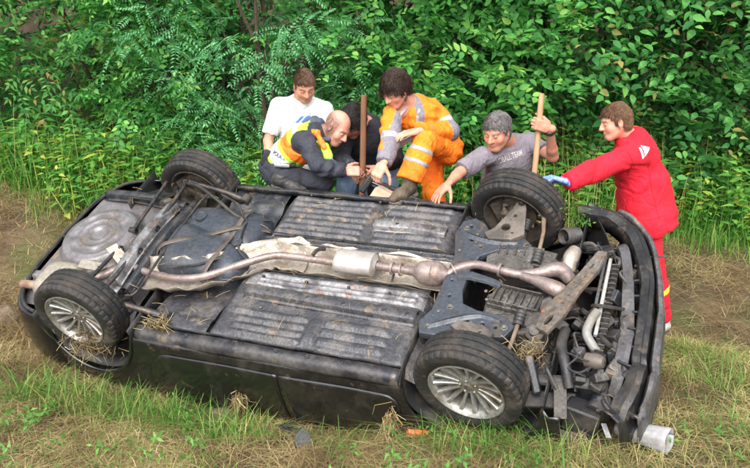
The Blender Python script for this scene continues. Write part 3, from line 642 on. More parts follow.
# dark closing plate well below the machinery (bonnet inner) and crushed cabin
MB().box((.22, 0, -.60), (.95, 1.35, .03)).build('bonnet', M_paint, car, bevel=.01)
cab = MB(); V = [(-2.75, -.74, -.70), (-.25, -.74, -.70), (-.25, .74, -.70), (-2.75, .74, -.70), (-2.35, -.52, -1.0), (-.85, -.54, -.97), (-.85, .56, -1.04), (-2.35, .54, -1.06)]
cab.add(V, [(0, 3, 2, 1), (4, 5, 6, 7), (0, 1, 5, 4), (1, 2, 6, 5), (2, 3, 7, 6), (3, 0, 4, 7)]); cab.build('crushed_cabin', M_paint, car, bevel=.03)
# dark inner walls so nothing shows through
MB().box((-.30, 0, -.36), (.02, 1.3, .55)).build('firewall', M_under, car)
MB().box((-2.62, 0, -.24), (.60, 1.1, .02)).build('axle_tunnel', M_under, car)

# loose wiring, pipes and small fittings in the open engine bay
rs_ = np.random.RandomState(21)
for i in range(48):
    x, y = rs_.uniform(.15, .72), rs_.uniform(-.66, .55); z = rs_.uniform(-.16, .02); a = rs_.uniform(0, 6.28); L_ = rs_.uniform(.08, .24)
    P_ = [(x, y, z), (x+L_*.4*math.cos(a), y+L_*.4*math.sin(a), z+rs_.uniform(0, .05)), (x+L_*math.cos(a+.6), y+L_*math.sin(a+.6), z-rs_.uniform(0, .08))]
    MB().tube(P_, rs_.choice([.005, .007, .012]), n=6, smooth=5).build('wiring' if i % 3 else 'coolant_pipe', [M_plastic, M_rod, M_alu][i % 3], car)
for i in range(46):
    x, y = rs_.uniform(.10, .72), rs_.uniform(-.66, .52); z = rs_.uniform(-.20, -.03)
    MB().box((x, y, z), tuple(rs_.uniform(.03, .10, 3)), tuple(rs_.uniform(-30, 30, 3))).build('engine_fitting', [M_alu, M_plastic, M_grey, M_plastic][i % 4], car, bevel=.006)
for i in range(16):
    x, y = rs_.uniform(-.40, .10), rs_.uniform(-.40, .45)
    MB().lathe([(0, .011), (.008, .011), (.009, .008), (.009, .001)], (x, y, .05 if abs(y) > .24 else .02), (0, 0, 1), n=6).build('bolt', M_bolt, car)
# welding studs and clips along the floor
for i in range(22):
    x, y = rs_.uniform(-1.65, -.5), rs_.choice([-.69, -.43, -.20, .27, .33, .57, .69])
    MB().lathe([(0, .008), (.006, .008), (.007, .005), (.007, .001)], (x, y+rs_.normal(0, .006), .006), (0, 0, 1), n=7).build('stud', M_bolt, car)

for i in range(40):      # caked fittings and hoses packed between radiator and bumper
    x, y = rs_.uniform(.50, .78), rs_.uniform(-.62, .50); z = rs_.uniform(-.16, -.01); a = rs_.uniform(0, 6.28)
    if i % 2: MB().box((x, y, z), tuple(rs_.uniform(.02, .09, 3)), tuple(rs_.uniform(-40, 40, 3))).build('engine_fitting', [M_plastic, M_under, M_alu][i % 3], car, bevel=.005)
    else: MB().tube([(x, y, z), (x+.06*math.cos(a), y+.10*math.sin(a), z+.02), (x+.08*math.cos(a+1), y+.20*math.sin(a+.4), z-.03)], rs_.choice([.006, .010, .016]), n=7, smooth=4).build('wiring', M_plastic, car)
# ================================================================== people: smooth-blended solids turned into one continuous surface
nrm = lambda v: np.asarray(v, float)/np.linalg.norm(v)
def smin(a, b, k):
    h = np.clip(.5+.5*(b-a)/k, 0, 1); return b+(a-b)*h-k*h*(1-h)
class Pr:   # one blended solid
    def __init__(s, fn, lo, hi, k=.02, sub=False): s.fn = fn; s.lo = np.array(lo); s.hi = np.array(hi); s.k = k; s.sub = sub
def rc(a, b, ra, rb, k=.02, f=None, flat=1.0, cuts=(), sub=False):
    "tapered capsule, optionally flattened along f, optionally cut by planes (point, outward normal)"
    a = np.array(a, float); b = np.array(b, float); ab = b-a; L2 = ab @ ab+1e-9; f = None if f is None else nrm(f)
    def fn(P):
        q = P-a; t = np.clip((q @ ab)/L2, 0, 1); q = q-t[:, None]*ab
        if f is not None: qf = q @ f; q = q+np.outer(qf*(1/flat-1), f)
        d = np.sqrt((q*q).sum(1))-(ra+(rb-ra)*t)
        if f is not None: d = d*(.35+.65*flat)
        for c, n in cuts: d = np.maximum(d, (P-np.array(c)) @ nrm(n))
        return d
    m = max(ra, rb)*max(1, flat)
    return Pr(fn, np.minimum(a, b)-m, np.maximum(a, b)+m, k, sub)
def el(c, r, M=None, k=.015, sub=False):
    c = np.array(c, float); r = np.array(r, float); M = np.eye(3) if M is None else M   # columns of M = axes
    def fn(P):
        q = (P-c) @ M; k0 = np.sqrt(((q/r)**2).sum(1)); k1 = np.sqrt(((q/(r*r))**2).sum(1))+1e-9; return k0*(k0-1)/k1
    m = r.max(); return Pr(fn, c-m, c+m, k, sub)
def rb(c, h, M=None, rad=.01, k=.015, sub=False):
    c = np.array(c, float); h = np.array(h, float)-rad; M = np.eye(3) if M is None else M
    def fn(P):
        q = np.abs((P-c) @ M)-h; return np.sqrt((np.maximum(q, 0)**2).sum(1))+np.minimum(q.max(1), 0)-rad
    m = np.linalg.norm(h)+rad; return Pr(fn, c-m, c+m, k, sub)
def extract(prims, vox, noise=None, cuts=()):
    lo = np.min([p.lo for p in prims if not p.sub], 0)-4*vox; hi = np.max([p.hi for p in prims if not p.sub], 0)+4*vox
    n = np.ceil((hi-lo)/vox).astype(int)+1; D = np.full(n, .2, np.float32)
    for p in prims:
        i0 = np.maximum(np.floor((p.lo-p.k-3*vox-lo)/vox).astype(int), 0); i1 = np.minimum(np.ceil((p.hi+p.k+3*vox-lo)/vox).astype(int)+1, n)
        if (i1 <= i0).any(): continue
        ax = [lo[i]+vox*np.arange(i0[i], i1[i]) for i in range(3)]
        P = np.stack(np.meshgrid(*ax, indexing='ij'), -1).reshape(-1, 3); sl = tuple(slice(i0[i], i1[i]) for i in range(3))
        d = p.fn(P).reshape(tuple(i1-i0)).astype(np.float32); cur = D[sl]
        D[sl] = -smin(-cur, d, p.k) if p.sub else smin(cur, d, p.k)
    if noise or cuts:
        idx = np.argwhere(np.abs(D) < max(3*vox, .03)) if noise else None
        if noise:
            P = lo+idx*vox; D[tuple(idx.T)] += noise(P).astype(np.float32)
        if cuts:
            P = np.stack(np.meshgrid(*[lo[i]+vox*np.arange(n[i]) for i in range(3)], indexing='ij'), -1)
            for c, nn in cuts: D = np.maximum(D, ((P-np.array(c)) @ nrm(nn)).astype(np.float32))
    S = D < 0
    acc = np.zeros(tuple(n-1)+(3,), np.float32); cnt = np.zeros(tuple(n-1), np.int16)
    sl = lambda o, s: slice(o, s-1+o)
    offs = [(x, y, z) for x in (0, 1) for y in (0, 1) for z in (0, 1)]
    g = lambda A, o: A[sl(o[0], n[0]), sl(o[1], n[1]), sl(o[2], n[2])]
    tot = sum(g(S, o).astype(np.int8) for o in offs); cells = np.argwhere((tot > 0) & (tot < 8))
    c = tuple(cells.T); acc = np.zeros((len(cells), 3)); cnt = np.zeros(len(cells))
    for o in offs:
        for ax in range(3):
            if o[ax]: continue
            o2 = list(o); o2[ax] = 1
            d0 = D[c[0]+o[0], c[1]+o[1], c[2]+o[2]]; d1 = D[c[0]+o2[0], c[1]+o2[1], c[2]+o2[2]]
            m = (d0 < 0) != (d1 < 0); t = np.where(m, d0/np.where(m, d0-d1, 1), 0)
            p = np.array(o, float)[None, :].repeat(len(cells), 0); p[:, ax] += t; acc[m] += p[m]; cnt[m] += 1
    V = lo+vox*(cells+acc/cnt[:, None]); idm = np.full(tuple(n), -1, np.int32); idm[c] = np.arange(len(cells)); F = []
    for ax in range(3):
        o = [0, 0, 0]; a0 = [slice(None)]*3; a1 = [slice(None)]*3; a0[ax] = slice(0, -1); a1[ax] = slice(1, None)
        s0, s1 = S[tuple(a0)], S[tuple(a1)]
        e = np.argwhere(s0 != s1); b, d = [i for i in range(3) if i != ax]
        e = e[(e[:, b] > 0) & (e[:, d] > 0)]
        flip = s0[tuple(e.T)]
        q = []
        for db, dd in ((1, 1), (0, 1), (0, 0), (1, 0)):
            k = e.copy(); k[:, b] -= db; k[:, d] -= dd; q.append(idm[tuple(k.T)])
        q = np.stack(q, 1); fl = flip if ax != 1 else ~flip
        q[~fl] = q[~fl][:, ::-1]; F.append(q)
    F = np.concatenate(F); F = F[(F >= 0).all(1)]
    return V, F
def paint(me, cols):
    ca = me.color_attributes.new('Col', 'FLOAT_COLOR', 'POINT'); c = np.ones((len(cols), 4), np.float32); c[:, :3] = cols; ca.data.foreach_set('color', c.ravel())
def relax(V, F, it=2):
    for _ in range(it):
        A = np.zeros_like(V); C = np.zeros(len(V))
        for i in range(4):
            j = F[:, (i+1) % 4]; np.add.at(A, F[:, i], V[j]); np.add.at(C, F[:, i], 1); np.add.at(A, j, V[F[:, i]]); np.add.at(C, j, 1)
        V = .5*V+.5*A/np.maximum(C, 1)[:, None]
    return V

def head_prims(h):
    C, F, U = np.array(h['C']), nrm(h['F']), np.array(h['U'], float); U = nrm(U-F*(U @ F)); S = np.cross(F, U); h['M'] = np.stack([S, F, U], 1); h['Cc'] = C
    k = h.get('s', 1.0); X = lambda s, f, u: C+k*(S*s+F*f+U*u); M = h['M']
    fat = h.get('fat', 1.0)
    P = [el(X(0, -.012, .028), k*np.array([.077, .098, .096]), M, .02), el(X(0, .028, -.045), k*np.array([.060*fat, .068, .076]), M, .03), el(X(0, .067, -.100), k*np.array([.026*fat, .024, .020]), M, .025)]
    for s in (-1, 1):
        P += [rc(X(s*.056*fat, -.005, -.045), X(s*.022*fat, .062, -.098), .020*k, .018*k, .03), el(X(s*.043*fat, .058, -.028), k*np.array([.020, .020, .022]), M, .03),
              rc(X(s*.046, .066, .028), X(s*.014, .083, .025), .010*k, .010*k, .018)]
    P += [rc(X(0, .088, .012), X(0, .112, -.028), .010*k, .0135*k, .010)]
    for s in (-1, 1):
        P += [el(X(s*.013, .099, -.031), k*np.array([.010, .012, .009]), M, .006), el(X(s*.032, .099, .004), k*np.array([.017, .011, .009]), M, .012, True), el(X(s*.032, .078, .002), k*np.array([.0125]*3), M, .003)]
        E = rotm(0, 0, 0); P += [el(X(s*.079, -.012, -.004), k*np.array([.009, .022, .033]), M @ rotm(8, 0, -s*20), .008), el(X(s*.086, -.006, -.002), k*np.array([.006, .011, .018]), M, .006, True)]
    P += [el(X(0, .092, -.0595), k*np.array([.018, .008, .0055]), M, .008), el(X(0, .091, -.070), k*np.array([.017, .008, .0065]), M, .008)]
    for s in (-1, 1): P += [rc(X(0, .101, -.0640), X(s*.024, .090, -.0735), .0026*k, .0016*k, .003, sub=True)]
    h['X'] = X
    return P
def hand_prims(W, D, N, right, curl, spread=.0, thumb=(.55, .75, .35), k=1.0):
    D = nrm(D); N = np.array(N, float); N = nrm(N-D*(N @ D)); T = np.cross(D, N)*(1 if right else -1); M = np.stack([D, T, N], 1)
    X = lambda d, t, n: np.array(W)+k*(D*d+T*t+N*n)
    P = [rb(X(.052, 0, 0), k*np.array([.048, .040, .0145]), M, .013*k, .012), rc(X(-.018, 0, 0), X(.03, 0, 0), .027*k, .026*k, .015, N, .8)]
    for i, (off, L, r) in enumerate(((.031, .072, .0092), (.0105, .080, .0095), (-.0105, .075, .0090), (-.030, .059, .0080))):
        p = X(.094-.004*abs(i-1.2), off, .0); a = 0; c = curl[i] if np.ndim(curl[0]) else curl
        for q, fr in enumerate((.46, .30, .26)):
            a += c[q]; d = nrm(D*math.cos(a)+N*math.sin(a)+T*spread*(1.5-i)*.5); e = p+d*L*fr*k; P.append(rc(p, e, r*k*(1-.08*q), r*k*(.93-.08*q), .0025 if q else .008)); p = e
    p = X(.022, .034, .006); d = nrm(D*thumb[0]+T*thumb[1]+N*thumb[2])
    for q, (L, r) in enumerate(((.046, .0135), (.034, .011), (.027, .0098))):
        e = p+d*L*k; P.append(rc(p, e, r*k, r*k*.9, .004 if q else .014)); p = e; d = nrm(d*.85+D*.30+N*.22-T*.12)
    return P
def leg_chain(hip, knee, ank, g, cuts=(), kk=.03, t0=.083, t1=.059, s0=.056, s1=.040):
    hip, knee, ank = map(np.array, (hip, knee, ank)); c = knee+(ank-knee)*.3
    return [rc(hip, knee, t0+g, t1+g, kk), rc(knee, c, t1-.003+g, s0+g, kk, cuts=cuts), rc(c, ank, s0+g, s1+g, kk, cuts=cuts)]
def arm_chain(s, e, w, g, kk=.02, cuts_u=(), cuts_f=(), fore=True, r=(.052, .042, .041, .029)):
    s, e, w = map(np.array, (s, e, w)); m = e+(w-e)*.28
    P = [rc(s, e, r[0]+g, r[1]+g, kk, cuts=cuts_u)]
    if fore: P += [rc(e, m, r[1]-.002+g, r[2]+g, kk, cuts=cuts_f), rc(m, w, r[2]+g, r[3]+g, kk, cuts=cuts_f)]
    return P
def torso(J, g, belly=0, neck=True, pel=True):
    f = nrm(J['f']); P0, Wt, Nk, SL, SR = (np.array(J[k]) for k in ('pel', 'waist', 'neck', 'SL', 'SR')); ch = (SL+SR)/2*.55+Wt*.15+Nk*.30; lat = nrm(SL-SR)
    ch = Wt+(Nk-Wt)*.62+ (SL+SR-2*Nk)*.12
    P = [rc(P0, Wt, .150+g, .142+g+belly*.3, .05, f, .74), rc(Wt, ch, .142+g+belly*.3, .160+g, .05, f, .68), rc(ch+lat*.06, ch-lat*.06, .105+g, .105+g, .05)]
    if belly: P.append(el(Wt+f*(.05+belly*.5)-(Nk-Wt)*.05, (.13+g, .13+g, .13+g), None, .06))
    P += [rc(SL-lat*.012, Nk-lat*.0-(Nk-Wt)*.05, .058+g, .062+g, .04), rc(SR+lat*.012, Nk-(Nk-Wt)*.05, .058+g, .062+g, .04)]
    if pel: P += [rc(J['HL'], J['HR'], .10+g, .10+g, .05)]
    return P
def cutp(P, cuts):
    for p in P:
        f0 = p.fn
        p.fn = (lambda f0: (lambda Q: np.maximum.reduce([f0(Q)]+[(Q-np.array(c)) @ nrm(n) for c, n in cuts])))(f0)
    return P
def clothnoise(a=.006, sc=9, st=(1, 1, 1), a2=.0025, seed=0):
    st = np.array(st)
    return lambda P: a*vnoise((P+seed)*st, sc, 2)+a2*vnoise((P+seed*2)*st, sc*3.1, 2)+a*1.1*np.exp(-(vnoise((P+seed*3)*st+5.5, sc*.8, 1)/.13)**2)-a*.35
def shoe(ank, dirv, up, m, parent, name='shoe', L=.27, sole=None, hi=.06):
    d = nrm(dirv); u = np.array(up, float); u = nrm(u-d*(u @ d)); s = np.cross(d, u); M = np.stack([d, s, u], 1); A = np.array(ank); X = lambda a, b, c: A+d*a+s*b+u*c
    V, F = extract([rc(X(-.02, 0, hi), X(-.015, 0, -.03), .052, .050, .02), rc(X(-.045, 0, -.045), X(.10, 0, -.058), .042, .046, .03, s, .95), rc(X(.08, .004, -.062), X(.165, .002, -.068), .044, .034, .03, u, .85)], .007, clothnoise(.002, 25), [(X(0, 0, -.092), -u), (X(0, 0, hi+.02), u)])
    o = link(name, npmesh(name, V, F), m, parent)
    pts = [(-.085, 0), (-.075, .034), (-.03, .040), (.05, .036), (.11, .048), (.16, .044), (.195, .022), (.202, 0)]; pts += [(a, -b) for a, b in pts[-2:0:-1]]
    mb = MB(); k = len(pts); mb.add([X(a, b, -.088) for a, b in pts]+[X(a, b, -.112+(.015 if a > .16 else 0)) for a, b in pts], [tuple(range(k)), tuple(range(2*k-1, k-1, -1))]+[(i, (i+1) % k, k+(i+1) % k, k+i) for i in range(k)])
    mb.build('sole', sole or mat('sole_rubber', (.03, .03, .03), (.1, .08, .06), scale=12, rough=.8), o, bevel=.004)
    return o
def cloth(name, prims, m, parent, vox=.0098, noise=None, cuts=(), rx=1, col=None):
    V, F = extract(prims, vox, noise, cuts); V = relax(V, F, rx) if rx else V
    me = npmesh(name, V, F)
    if col is not None: paint(me, col(V))
    return link(name, me, m, parent)

def skin_mat(): return mat('skin', (.5, .3, .2), rough=.5, attr='Col', bump=.08, bscale=180, scale=25, spec=.35)
def person(name, label, J, h, hands, skin=(.50, .265, .185), group=None, stub=0.0, hairc=(.03, .02, .015), torso_g=-.012, redn=.12):
    base = at(*J['_base']) if '_base' in J else np.array(J['pel']); base[2] = gz(base[0], base[1])
    root = empty(name, tuple(base)); tag(root, label, 'person')
    A = [p for p in torso(J, torso_g)]
    A += arm_chain(J['SL'], J['EL'], J['WL'], -.002)+arm_chain(J['SR'], J['ER'], J['WR'], -.002)
    A += leg_chain(J['HL'], J['KL'], J['AL'], -.012)+leg_chain(J['HR'], J['KR'], J['AR'], -.012)
    HP = head_prims(h); X = h['X']; nk = rc(J['neck'], X(0, -.025, -.055), .066, .058, .025)
    A.append(nk); Vs = []; Fs = []; n = 0
    V, F = extract(A, .0125); V = relax(V, F, 1); Vs.append(V); Fs.append(F); n += len(V); nb = len(V)
    V, F = extract(HP+[rc(np.array(J['neck'])+(X(0, -.025, -.055)-np.array(J['neck']))*.3, X(0, -.025, -.055), .063, .058, .025)], .0050); V = relax(V, F, 1); Vs.append(V); Fs.append(F+n); n += len(V); nh = len(V)
    for hp in hands:
        V, F = extract(hp, .0038); V = relax(V, F, 1); Vs.append(V); Fs.append(F+n); n += len(V)
    V = np.concatenate(Vs); F = np.concatenate(Fs)
    col = np.tile(np.array(skin), (len(V), 1)); nz = vnoise(V, 22, 2)[:, None]; col *= 1+.12*nz; col *= 1+.10*vnoise(V, 90, 2)[:, None]; col *= 1+.10*vnoise(V+3, 14, 2)[:, None]*np.array([.3, -1, -1])
    # head colouring in the head's own frame
    q = (V-h['Cc']) @ h['M']/h.get('s', 1.0); hs = slice(nb, nb+nh); q = q[hs]; c = col[hs].copy()
    red = np.exp(-(((np.abs(q[:, 0])-.045)/.025)**2+((q[:, 2]+.03)/.03)**2))*(q[:, 1] > .02)+np.exp(-((q[:, 0]/.016)**2+((q[:, 1]-.11)/.02)**2+((q[:, 2]+.03)/.025)**2))
    red += np.exp(-(((np.abs(q[:, 0])-.083)/.012)**2+(q[:, 2]/.04)**2))
    c *= 1+redn*np.clip(red, 0, 1)[:, None]*np.array([.6, -1.2, -1.2])
    def put(mask, colr, w=1.0):
        mask = np.clip(mask, 0, 1)[:, None]*w; c[:] = c*(1-mask)+np.array(colr)*mask
    put(((np.abs(q[:, 0]) < .023) & (np.abs(q[:, 2]+.0645+.38*np.abs(q[:, 0])) < .0095-.25*np.abs(q[:, 0])) & (q[:, 1] > .075)).astype(float), np.array(skin)*np.array([.72, .52, .5]), .55)
    put(np.exp(-(((q[:, 2]-.0245-.05*(.032-np.abs(q[:, 0]))*0)/.0052)**2))*(np.abs(q[:, 0]) > .014)*(np.abs(q[:, 0]) < .050)*(q[:, 1] > .05), hairc, .85)
    put(np.exp(-((q[:, 2]+.0035+.25*(np.abs(np.abs(q[:, 0])-.032))*0)/.0032)**2)*(np.abs(np.abs(q[:, 0])-.032) < .015)*(q[:, 1] > .06), (.045, .025, .018), .85)
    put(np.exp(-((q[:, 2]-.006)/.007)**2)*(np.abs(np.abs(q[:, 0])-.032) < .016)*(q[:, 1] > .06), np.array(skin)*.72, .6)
    if stub: put((q[:, 2] < -.040)*(q[:, 1] > -.03)*(.7+.3*vnoise(V[hs], 300, 1)), (.16, .11, .09), stub)
    col[hs] = c
    if h.get('scalp'):   # soft edge of the hairline: roots on the skin
        nz2 = .012*vnoise(q, 70, 2); up_m = sstep(h['scalp'][1]-.022, h['scalp'][1]+.006, q[:, 2]+nz2-.0*q[:, 0]+.25*np.maximum(np.abs(q[:, 0])-.045, 0)); sd_m = sstep(-.038, -.012, -(q[:, 1]+nz2))*sstep(-.062, -.03, q[:, 2]+nz2)*(np.abs(q[:, 0]) < .0795); put(np.maximum(up_m, sd_m), h['scalp'][0], .85)
        col[hs] = c
    if h.get('cap'):   # close-cropped hair as colour on the scalp
        hc, fn = h['cap']; m = fn(q)[:, None]; col[hs] = col[hs]*(1-m)+np.array(hc)*m
    me = npmesh('body', V-base, F); paint(me, np.clip(col, 0, 1)); link('body', me, skin_mat(), root)
    return root, base
def rebase(root, base):
    T = Matrix.Translation(-Vector(base))
    def rec(o):
        for c in o.children:
            if c.type == 'MESH' and c.name.split('.')[0] != 'body' and not c.get('done'):
                if c.parent == root: c.matrix_local = T
            rec(c)
    rec(root)
def hair(h, m, parent, thick=.012, fr=.055, frontline=.052, side=-.03, back=-.075, amp=.006, sc=40, bald=None, tuft=0, name='hair', ears=True):
    "cap of hair: inflated cranium cut away from the face"
    C, M, k = h['Cc'], h['M'], h.get('s', 1.0); X = h['X']
    P = [el(X(0, -.014, .030), k*np.array([.079+thick*.8, .100+thick, .098+thick]), M, .01), el(X(0, -.050, -.03), k*np.array([.066+thick*.5, .055+thick, .060+thick]), M, .03)]
    # carve by field instead of mesh: rebuild with cut solids
    def carve():
        def fn(Q):
            q = (Q-C) @ M/k; s, f, u = q[:, 0], q[:, 1], q[:, 2]
            line = frontline-.035*(np.abs(s)/.075)**3+.009*vnoise(q, 70, 2)
            a = np.minimum(f-(.026+.005*vnoise(q, 60, 2)), line-u)          # face and temples
            b = np.minimum(f-.004, side-u)
            cc = back-u+.35*np.maximum(f+.04, 0)
            e = np.where(np.abs(s) > .055, .024-np.hypot(f+.012, (u+.008)*.75), -1.0) if ears else np.full(len(q), -1.0)
            r = np.maximum.reduce([a, b, cc, e])
            if bald is not None: r = np.maximum(r, bald(q))
            return -r*k
        lo = C-.2; hi = C+.2; return Pr(fn, lo, hi, .006, True)
    amp, tuft = amp*.45, tuft*.6
    dn = lambda Q: amp*vnoise(((Q-C) @ M/k)*np.array([1, .4, .55]), sc, 2)+tuft*vnoise(((Q-C) @ M/k)*np.array([1, .6, .4]), sc*.4, 1)
    V, F = extract(P+[carve()], .0054, dn)
    me = npmesh(name, V, F); o = link(name, me, m, parent)
    # loose strands lying on the cap
    rs = np.random.RandomState(7); nn = np.zeros(len(V)*3, np.float32); me.vertices.foreach_get('normal', nn); nn = nn.reshape(-1, 3); idx = rs.choice(len(V), min(5200, len(V)), replace=False); idx = idx[((V[idx]-C) @ M)[:, 2] > -.06]
    B = V[idx]; N_ = nn[idx]; fl = -M[:, 2]*.9-M[:, 1]*.15+M[:, 1]*.5*(((B-C) @ M)[:, 1:2] > .03)+rs.normal(0, .22, B.shape)+.5*np.stack([vnoise(B*1., 16, 1), vnoise(B+7., 16, 1), vnoise(B+3., 16, 1)], 1); fl = fl-N_*(fl*N_).sum(1)[:, None]; fl /= np.linalg.norm(fl, axis=1)[:, None]+1e-9; sd = np.cross(N_, fl)
    ln = (thick*1.9+.016)*rs.uniform(.5, 1.4, (len(B), 1)); w = .0016; V2 = np.stack([B-sd*w-N_*.001, B+sd*w-N_*.001, B+fl*ln*.55+N_*(.0025+thick*.10)+sd*w*.7, B+fl*ln+N_*(.001+thick*.06*rs.rand(len(B), 1))], 1)
    F2 = (np.array([(0, 1, 2), (0, 2, 3)])[None]+(np.arange(len(B))*4)[:, None, None]).reshape(-1, 3); link('strands', npmesh('strands', V2.reshape(-1, 3), F2, False), m, o)
    return o
M_hairs = {}
def hmat(name, c, c2): return mat(name, c, c2, scale=70, lo=.4, hi=.65, rough=.55, bump=.9, bscale=140, stretch=(1, 1, .35))
def decal_text(txt, o, org, u, v, size, ndir, m, parent, name='lettering', off=.004, sx=1.0, font_bold=True):
    "printed lettering laid on a garment: text outline dropped onto its surface"
    cu = bpy.data.curves.new('t', 'FONT'); cu.body = txt; cu.size = size; cu.fill_mode = 'FRONT'; cu.offset = size*.022
    ob = bpy.data.objects.new('t', cu); COL.objects.link(ob); dg = bpy.context.evaluated_depsgraph_get(); me = bpy.data.meshes.new_from_object(ob.evaluated_get(dg)); bpy.data.objects.remove(ob)
    bm = bmesh.new(); bm.from_mesh(me); bmesh.ops.subdivide_edges(bm, edges=[e for e in bm.edges if e.calc_length() > size*.25], cuts=1); bm.to_mesh(me); bm.free()
    return drop(me, o, org, u, v, ndir, m, parent, name, off, sx)
def drop(me, o, org, u, v, ndir, m, parent, name, off, sx=1.0):
    u = nrm(u); nd = nrm(ndir); v = np.array(v, float); v = nrm(v-u*(u @ v))
    vs = [p.co for p in o.data.vertices]; bv = BVHTree.FromPolygons(vs, [tuple(p.vertices) for p in o.data.polygons])
    for p in me.vertices:
        w = np.array(org)+u*p.co.x*sx+v*p.co.y; hit = bv.ray_cast(Vector(w-nd*(-.5)), Vector(-nd)) if False else bv.ray_cast(Vector(w+nd*.4), Vector(-nd))
        p.co = (hit[0]+Vector(nd)*off) if hit[0] else Vector(w)
    me.materials.clear(); me.name = name
    return link(name, me, m, parent)
def decal_poly(pts, o, org, u, v, ndir, m, parent, name='emblem', off=.004):
    bm = bmesh.new(); f = bm.faces.new([bm.verts.new((a, b, 0)) for a, b in pts]); bmesh.ops.triangulate(bm, faces=bm.faces[:]); bmesh.ops.subdivide_edges(bm, edges=bm.edges[:], cuts=5, use_grid_fill=True)
    me = bpy.data.meshes.new(name); bm.to_mesh(me); bm.free(); return drop(me, o, org, u, v, ndir, m, parent, name, off)
def JJ(**k):
    J = {}
    for a, b in k.items():
        if a == 'f': J['f'] = np.array(b, float)
        elif a == '_base': J[a] = b
        else: J[a] = at(*b)
    return J
def bones(n, J, h):
    L = lambda a, b: np.linalg.norm(J[a]-J[b]); print(n, 'bones', {k: round(float(L(*k.split('-'))), 2) for k in ('SL-SR', 'SL-EL', 'EL-WL', 'SR-ER', 'ER-WR', 'neck-pel', 'HL-KL', 'KL-AL', 'HR-KR', 'KR-AR')}, 'headtop', round(float(h['C'][2])+.12, 2), 'pel', J['pel'].round(2))
def along(a, b, t): a = np.array(a); return a+(np.array(b)-a)*t
def sleeve_cut(e, w, t): p = along(e, w, t); return [(p, np.array(w)-np.array(e))]

M_white_cloth = mat('white_cotton', fold=.30, c1=(.78, .78, .80), c2=(.70, .70, .73), scale=8, rough=.9, bump=.12, bscale=90)
M_navy = mat('navy_cloth', fold=.30, c1=(.018, .021, .032), c2=(.030, .033, .046), scale=9, rough=.75, bump=.25, bscale=60)
M_black_cloth = mat('black_cloth', fold=.30, c1=(.012, .012, .016), c2=(.022, .022, .028), scale=9, rough=.9, bump=.25, bscale=60)
M_jeans = mat('blue_denim', fold=.30, c1=(.22, .36, .58), c2=(.32, .46, .66), scale=7, rough=.9, bump=.2, bscale=120)
M_grey_cloth = mat('grey_work_cloth', fold=.30, c1=(.185, .17, .20), c2=(.25, .23, .26), scale=8, rough=.85, bump=.2, bscale=80)
M_refl = mat('reflective_tape', (.25, .24, .255), (.33, .315, .33), scale=8, rough=.35, spec=.6)
M_org = mat('orange_work_cloth', fold=.30, c1=(.88, .135, .004), c2=(.90, .215, .006), scale=3.5, rough=.8, bump=.25, bscale=50)
M_yel = mat('yellow_tape', (.70, .80, .06), rough=.5)
M_lime = mat('lime_vest_cloth', fold=.30, c1=(.42, .85, .03), c2=(.50, .9, .08), scale=8, rough=.7, bump=.2, bscale=60)
M_vorg = mat('orange_vest_cloth', fold=.30, c1=(.95, .15, .01), c2=(.98, .22, .02), scale=8, rough=.7, bump=.2, bscale=60)
M_silv = mat('silver_tape', (.66, .70, .72), (.55, .60, .62), scale=10, rough=.35)
M_tee = mat('grey_tshirt', fold=.30, c1=(.155, .138, .16), c2=(.185, .165, .19), scale=9, rough=.9, bump=.2, bscale=80)
M_red = mat('red_fleece', fold=.30, c1=(.60, .004, .018), c2=(.70, .008, .03), scale=7, rough=.85, bump=.22, bscale=70)
M_print = mat('pale_print', (.50, .46, .45), (.36, .33, .33), scale=60, rough=.9)
M_boot = mat('brown_boot', (.055, .040, .028), (.12, .09, .06), scale=14, rough=.8, bump=.4)
M_shoe = mat('black_shoe', (.022, .022, .026), (.07, .06, .05), scale=9, rough=.6, bump=.15)
M_glove = mat('blue_glove', (.10, .20, .62), (.34, .42, .78), scale=14, rough=.45)

# ---------------------------------------------------------------- man in the white polo shirt
J = JJ(neck=(300, 101, 6.60), SR=(279, 107, 6.58), SL=(324, 109, 6.58), ER=(268, 141, 6.56), WR=(271, 168, 6.38), EL=(331, 143, 6.50), WL=(322, 166, 6.30), pel=(300, 170, 6.66), waist=(300, 142, 6.66), HL=(310, 172, 6.66), HR=(290, 172, 6.66), KL=(312, 218, 6.60), KR=(288, 218, 6.60), AL=(313, 263, 6.62), AR=(286, 263, 6.62), f=(.1, -1, -.15))
h = dict(C=at(304.5, 85.5, 6.46), F=(.26, -.80, -.55), U=(.10, -.5, .83), s=1.0, fat=1.08, scalp=((.15, .085, .05), .066))
bones('white', J, h)
hd = [hand_prims(J['WR'], (.1, -.5, -.8), (.8, -.3, .2), True, (.3, .3, .2)), hand_prims(J['WL'], (-.2, -.6, -.7), (-.8, -.3, .2), False, (.3, .3, .2))]
root, base = person('person', 'person in a white polo shirt standing behind the kneeling officer', J, h, hd, skin=(.47, .235, .16), hairc=(.12, .075, .045), stub=.15)
P = cutp(torso(J, .016), [(J['neck']+np.array([0, -.02, .028]), (0, -.25, 1)), (J['pel']-np.array([0, 0, .10]), (0, 0, -1))])+arm_chain(J['SL'], J['EL'], J['WL'], .020, fore=False, cuts_u=sleeve_cut(J['SL'], J['EL'], .80))+arm_chain(J['SR'], J['ER'], J['WR'], .020, fore=False, cuts_u=sleeve_cut(J['SR'], J['ER'], .80))
ws = cloth('polo_shirt', P, M_white_cloth, root, noise=clothnoise(.008, 7, (1, 1, .6)))
X = h['X']; cN = J['neck']+np.array([0, -.02, .02])
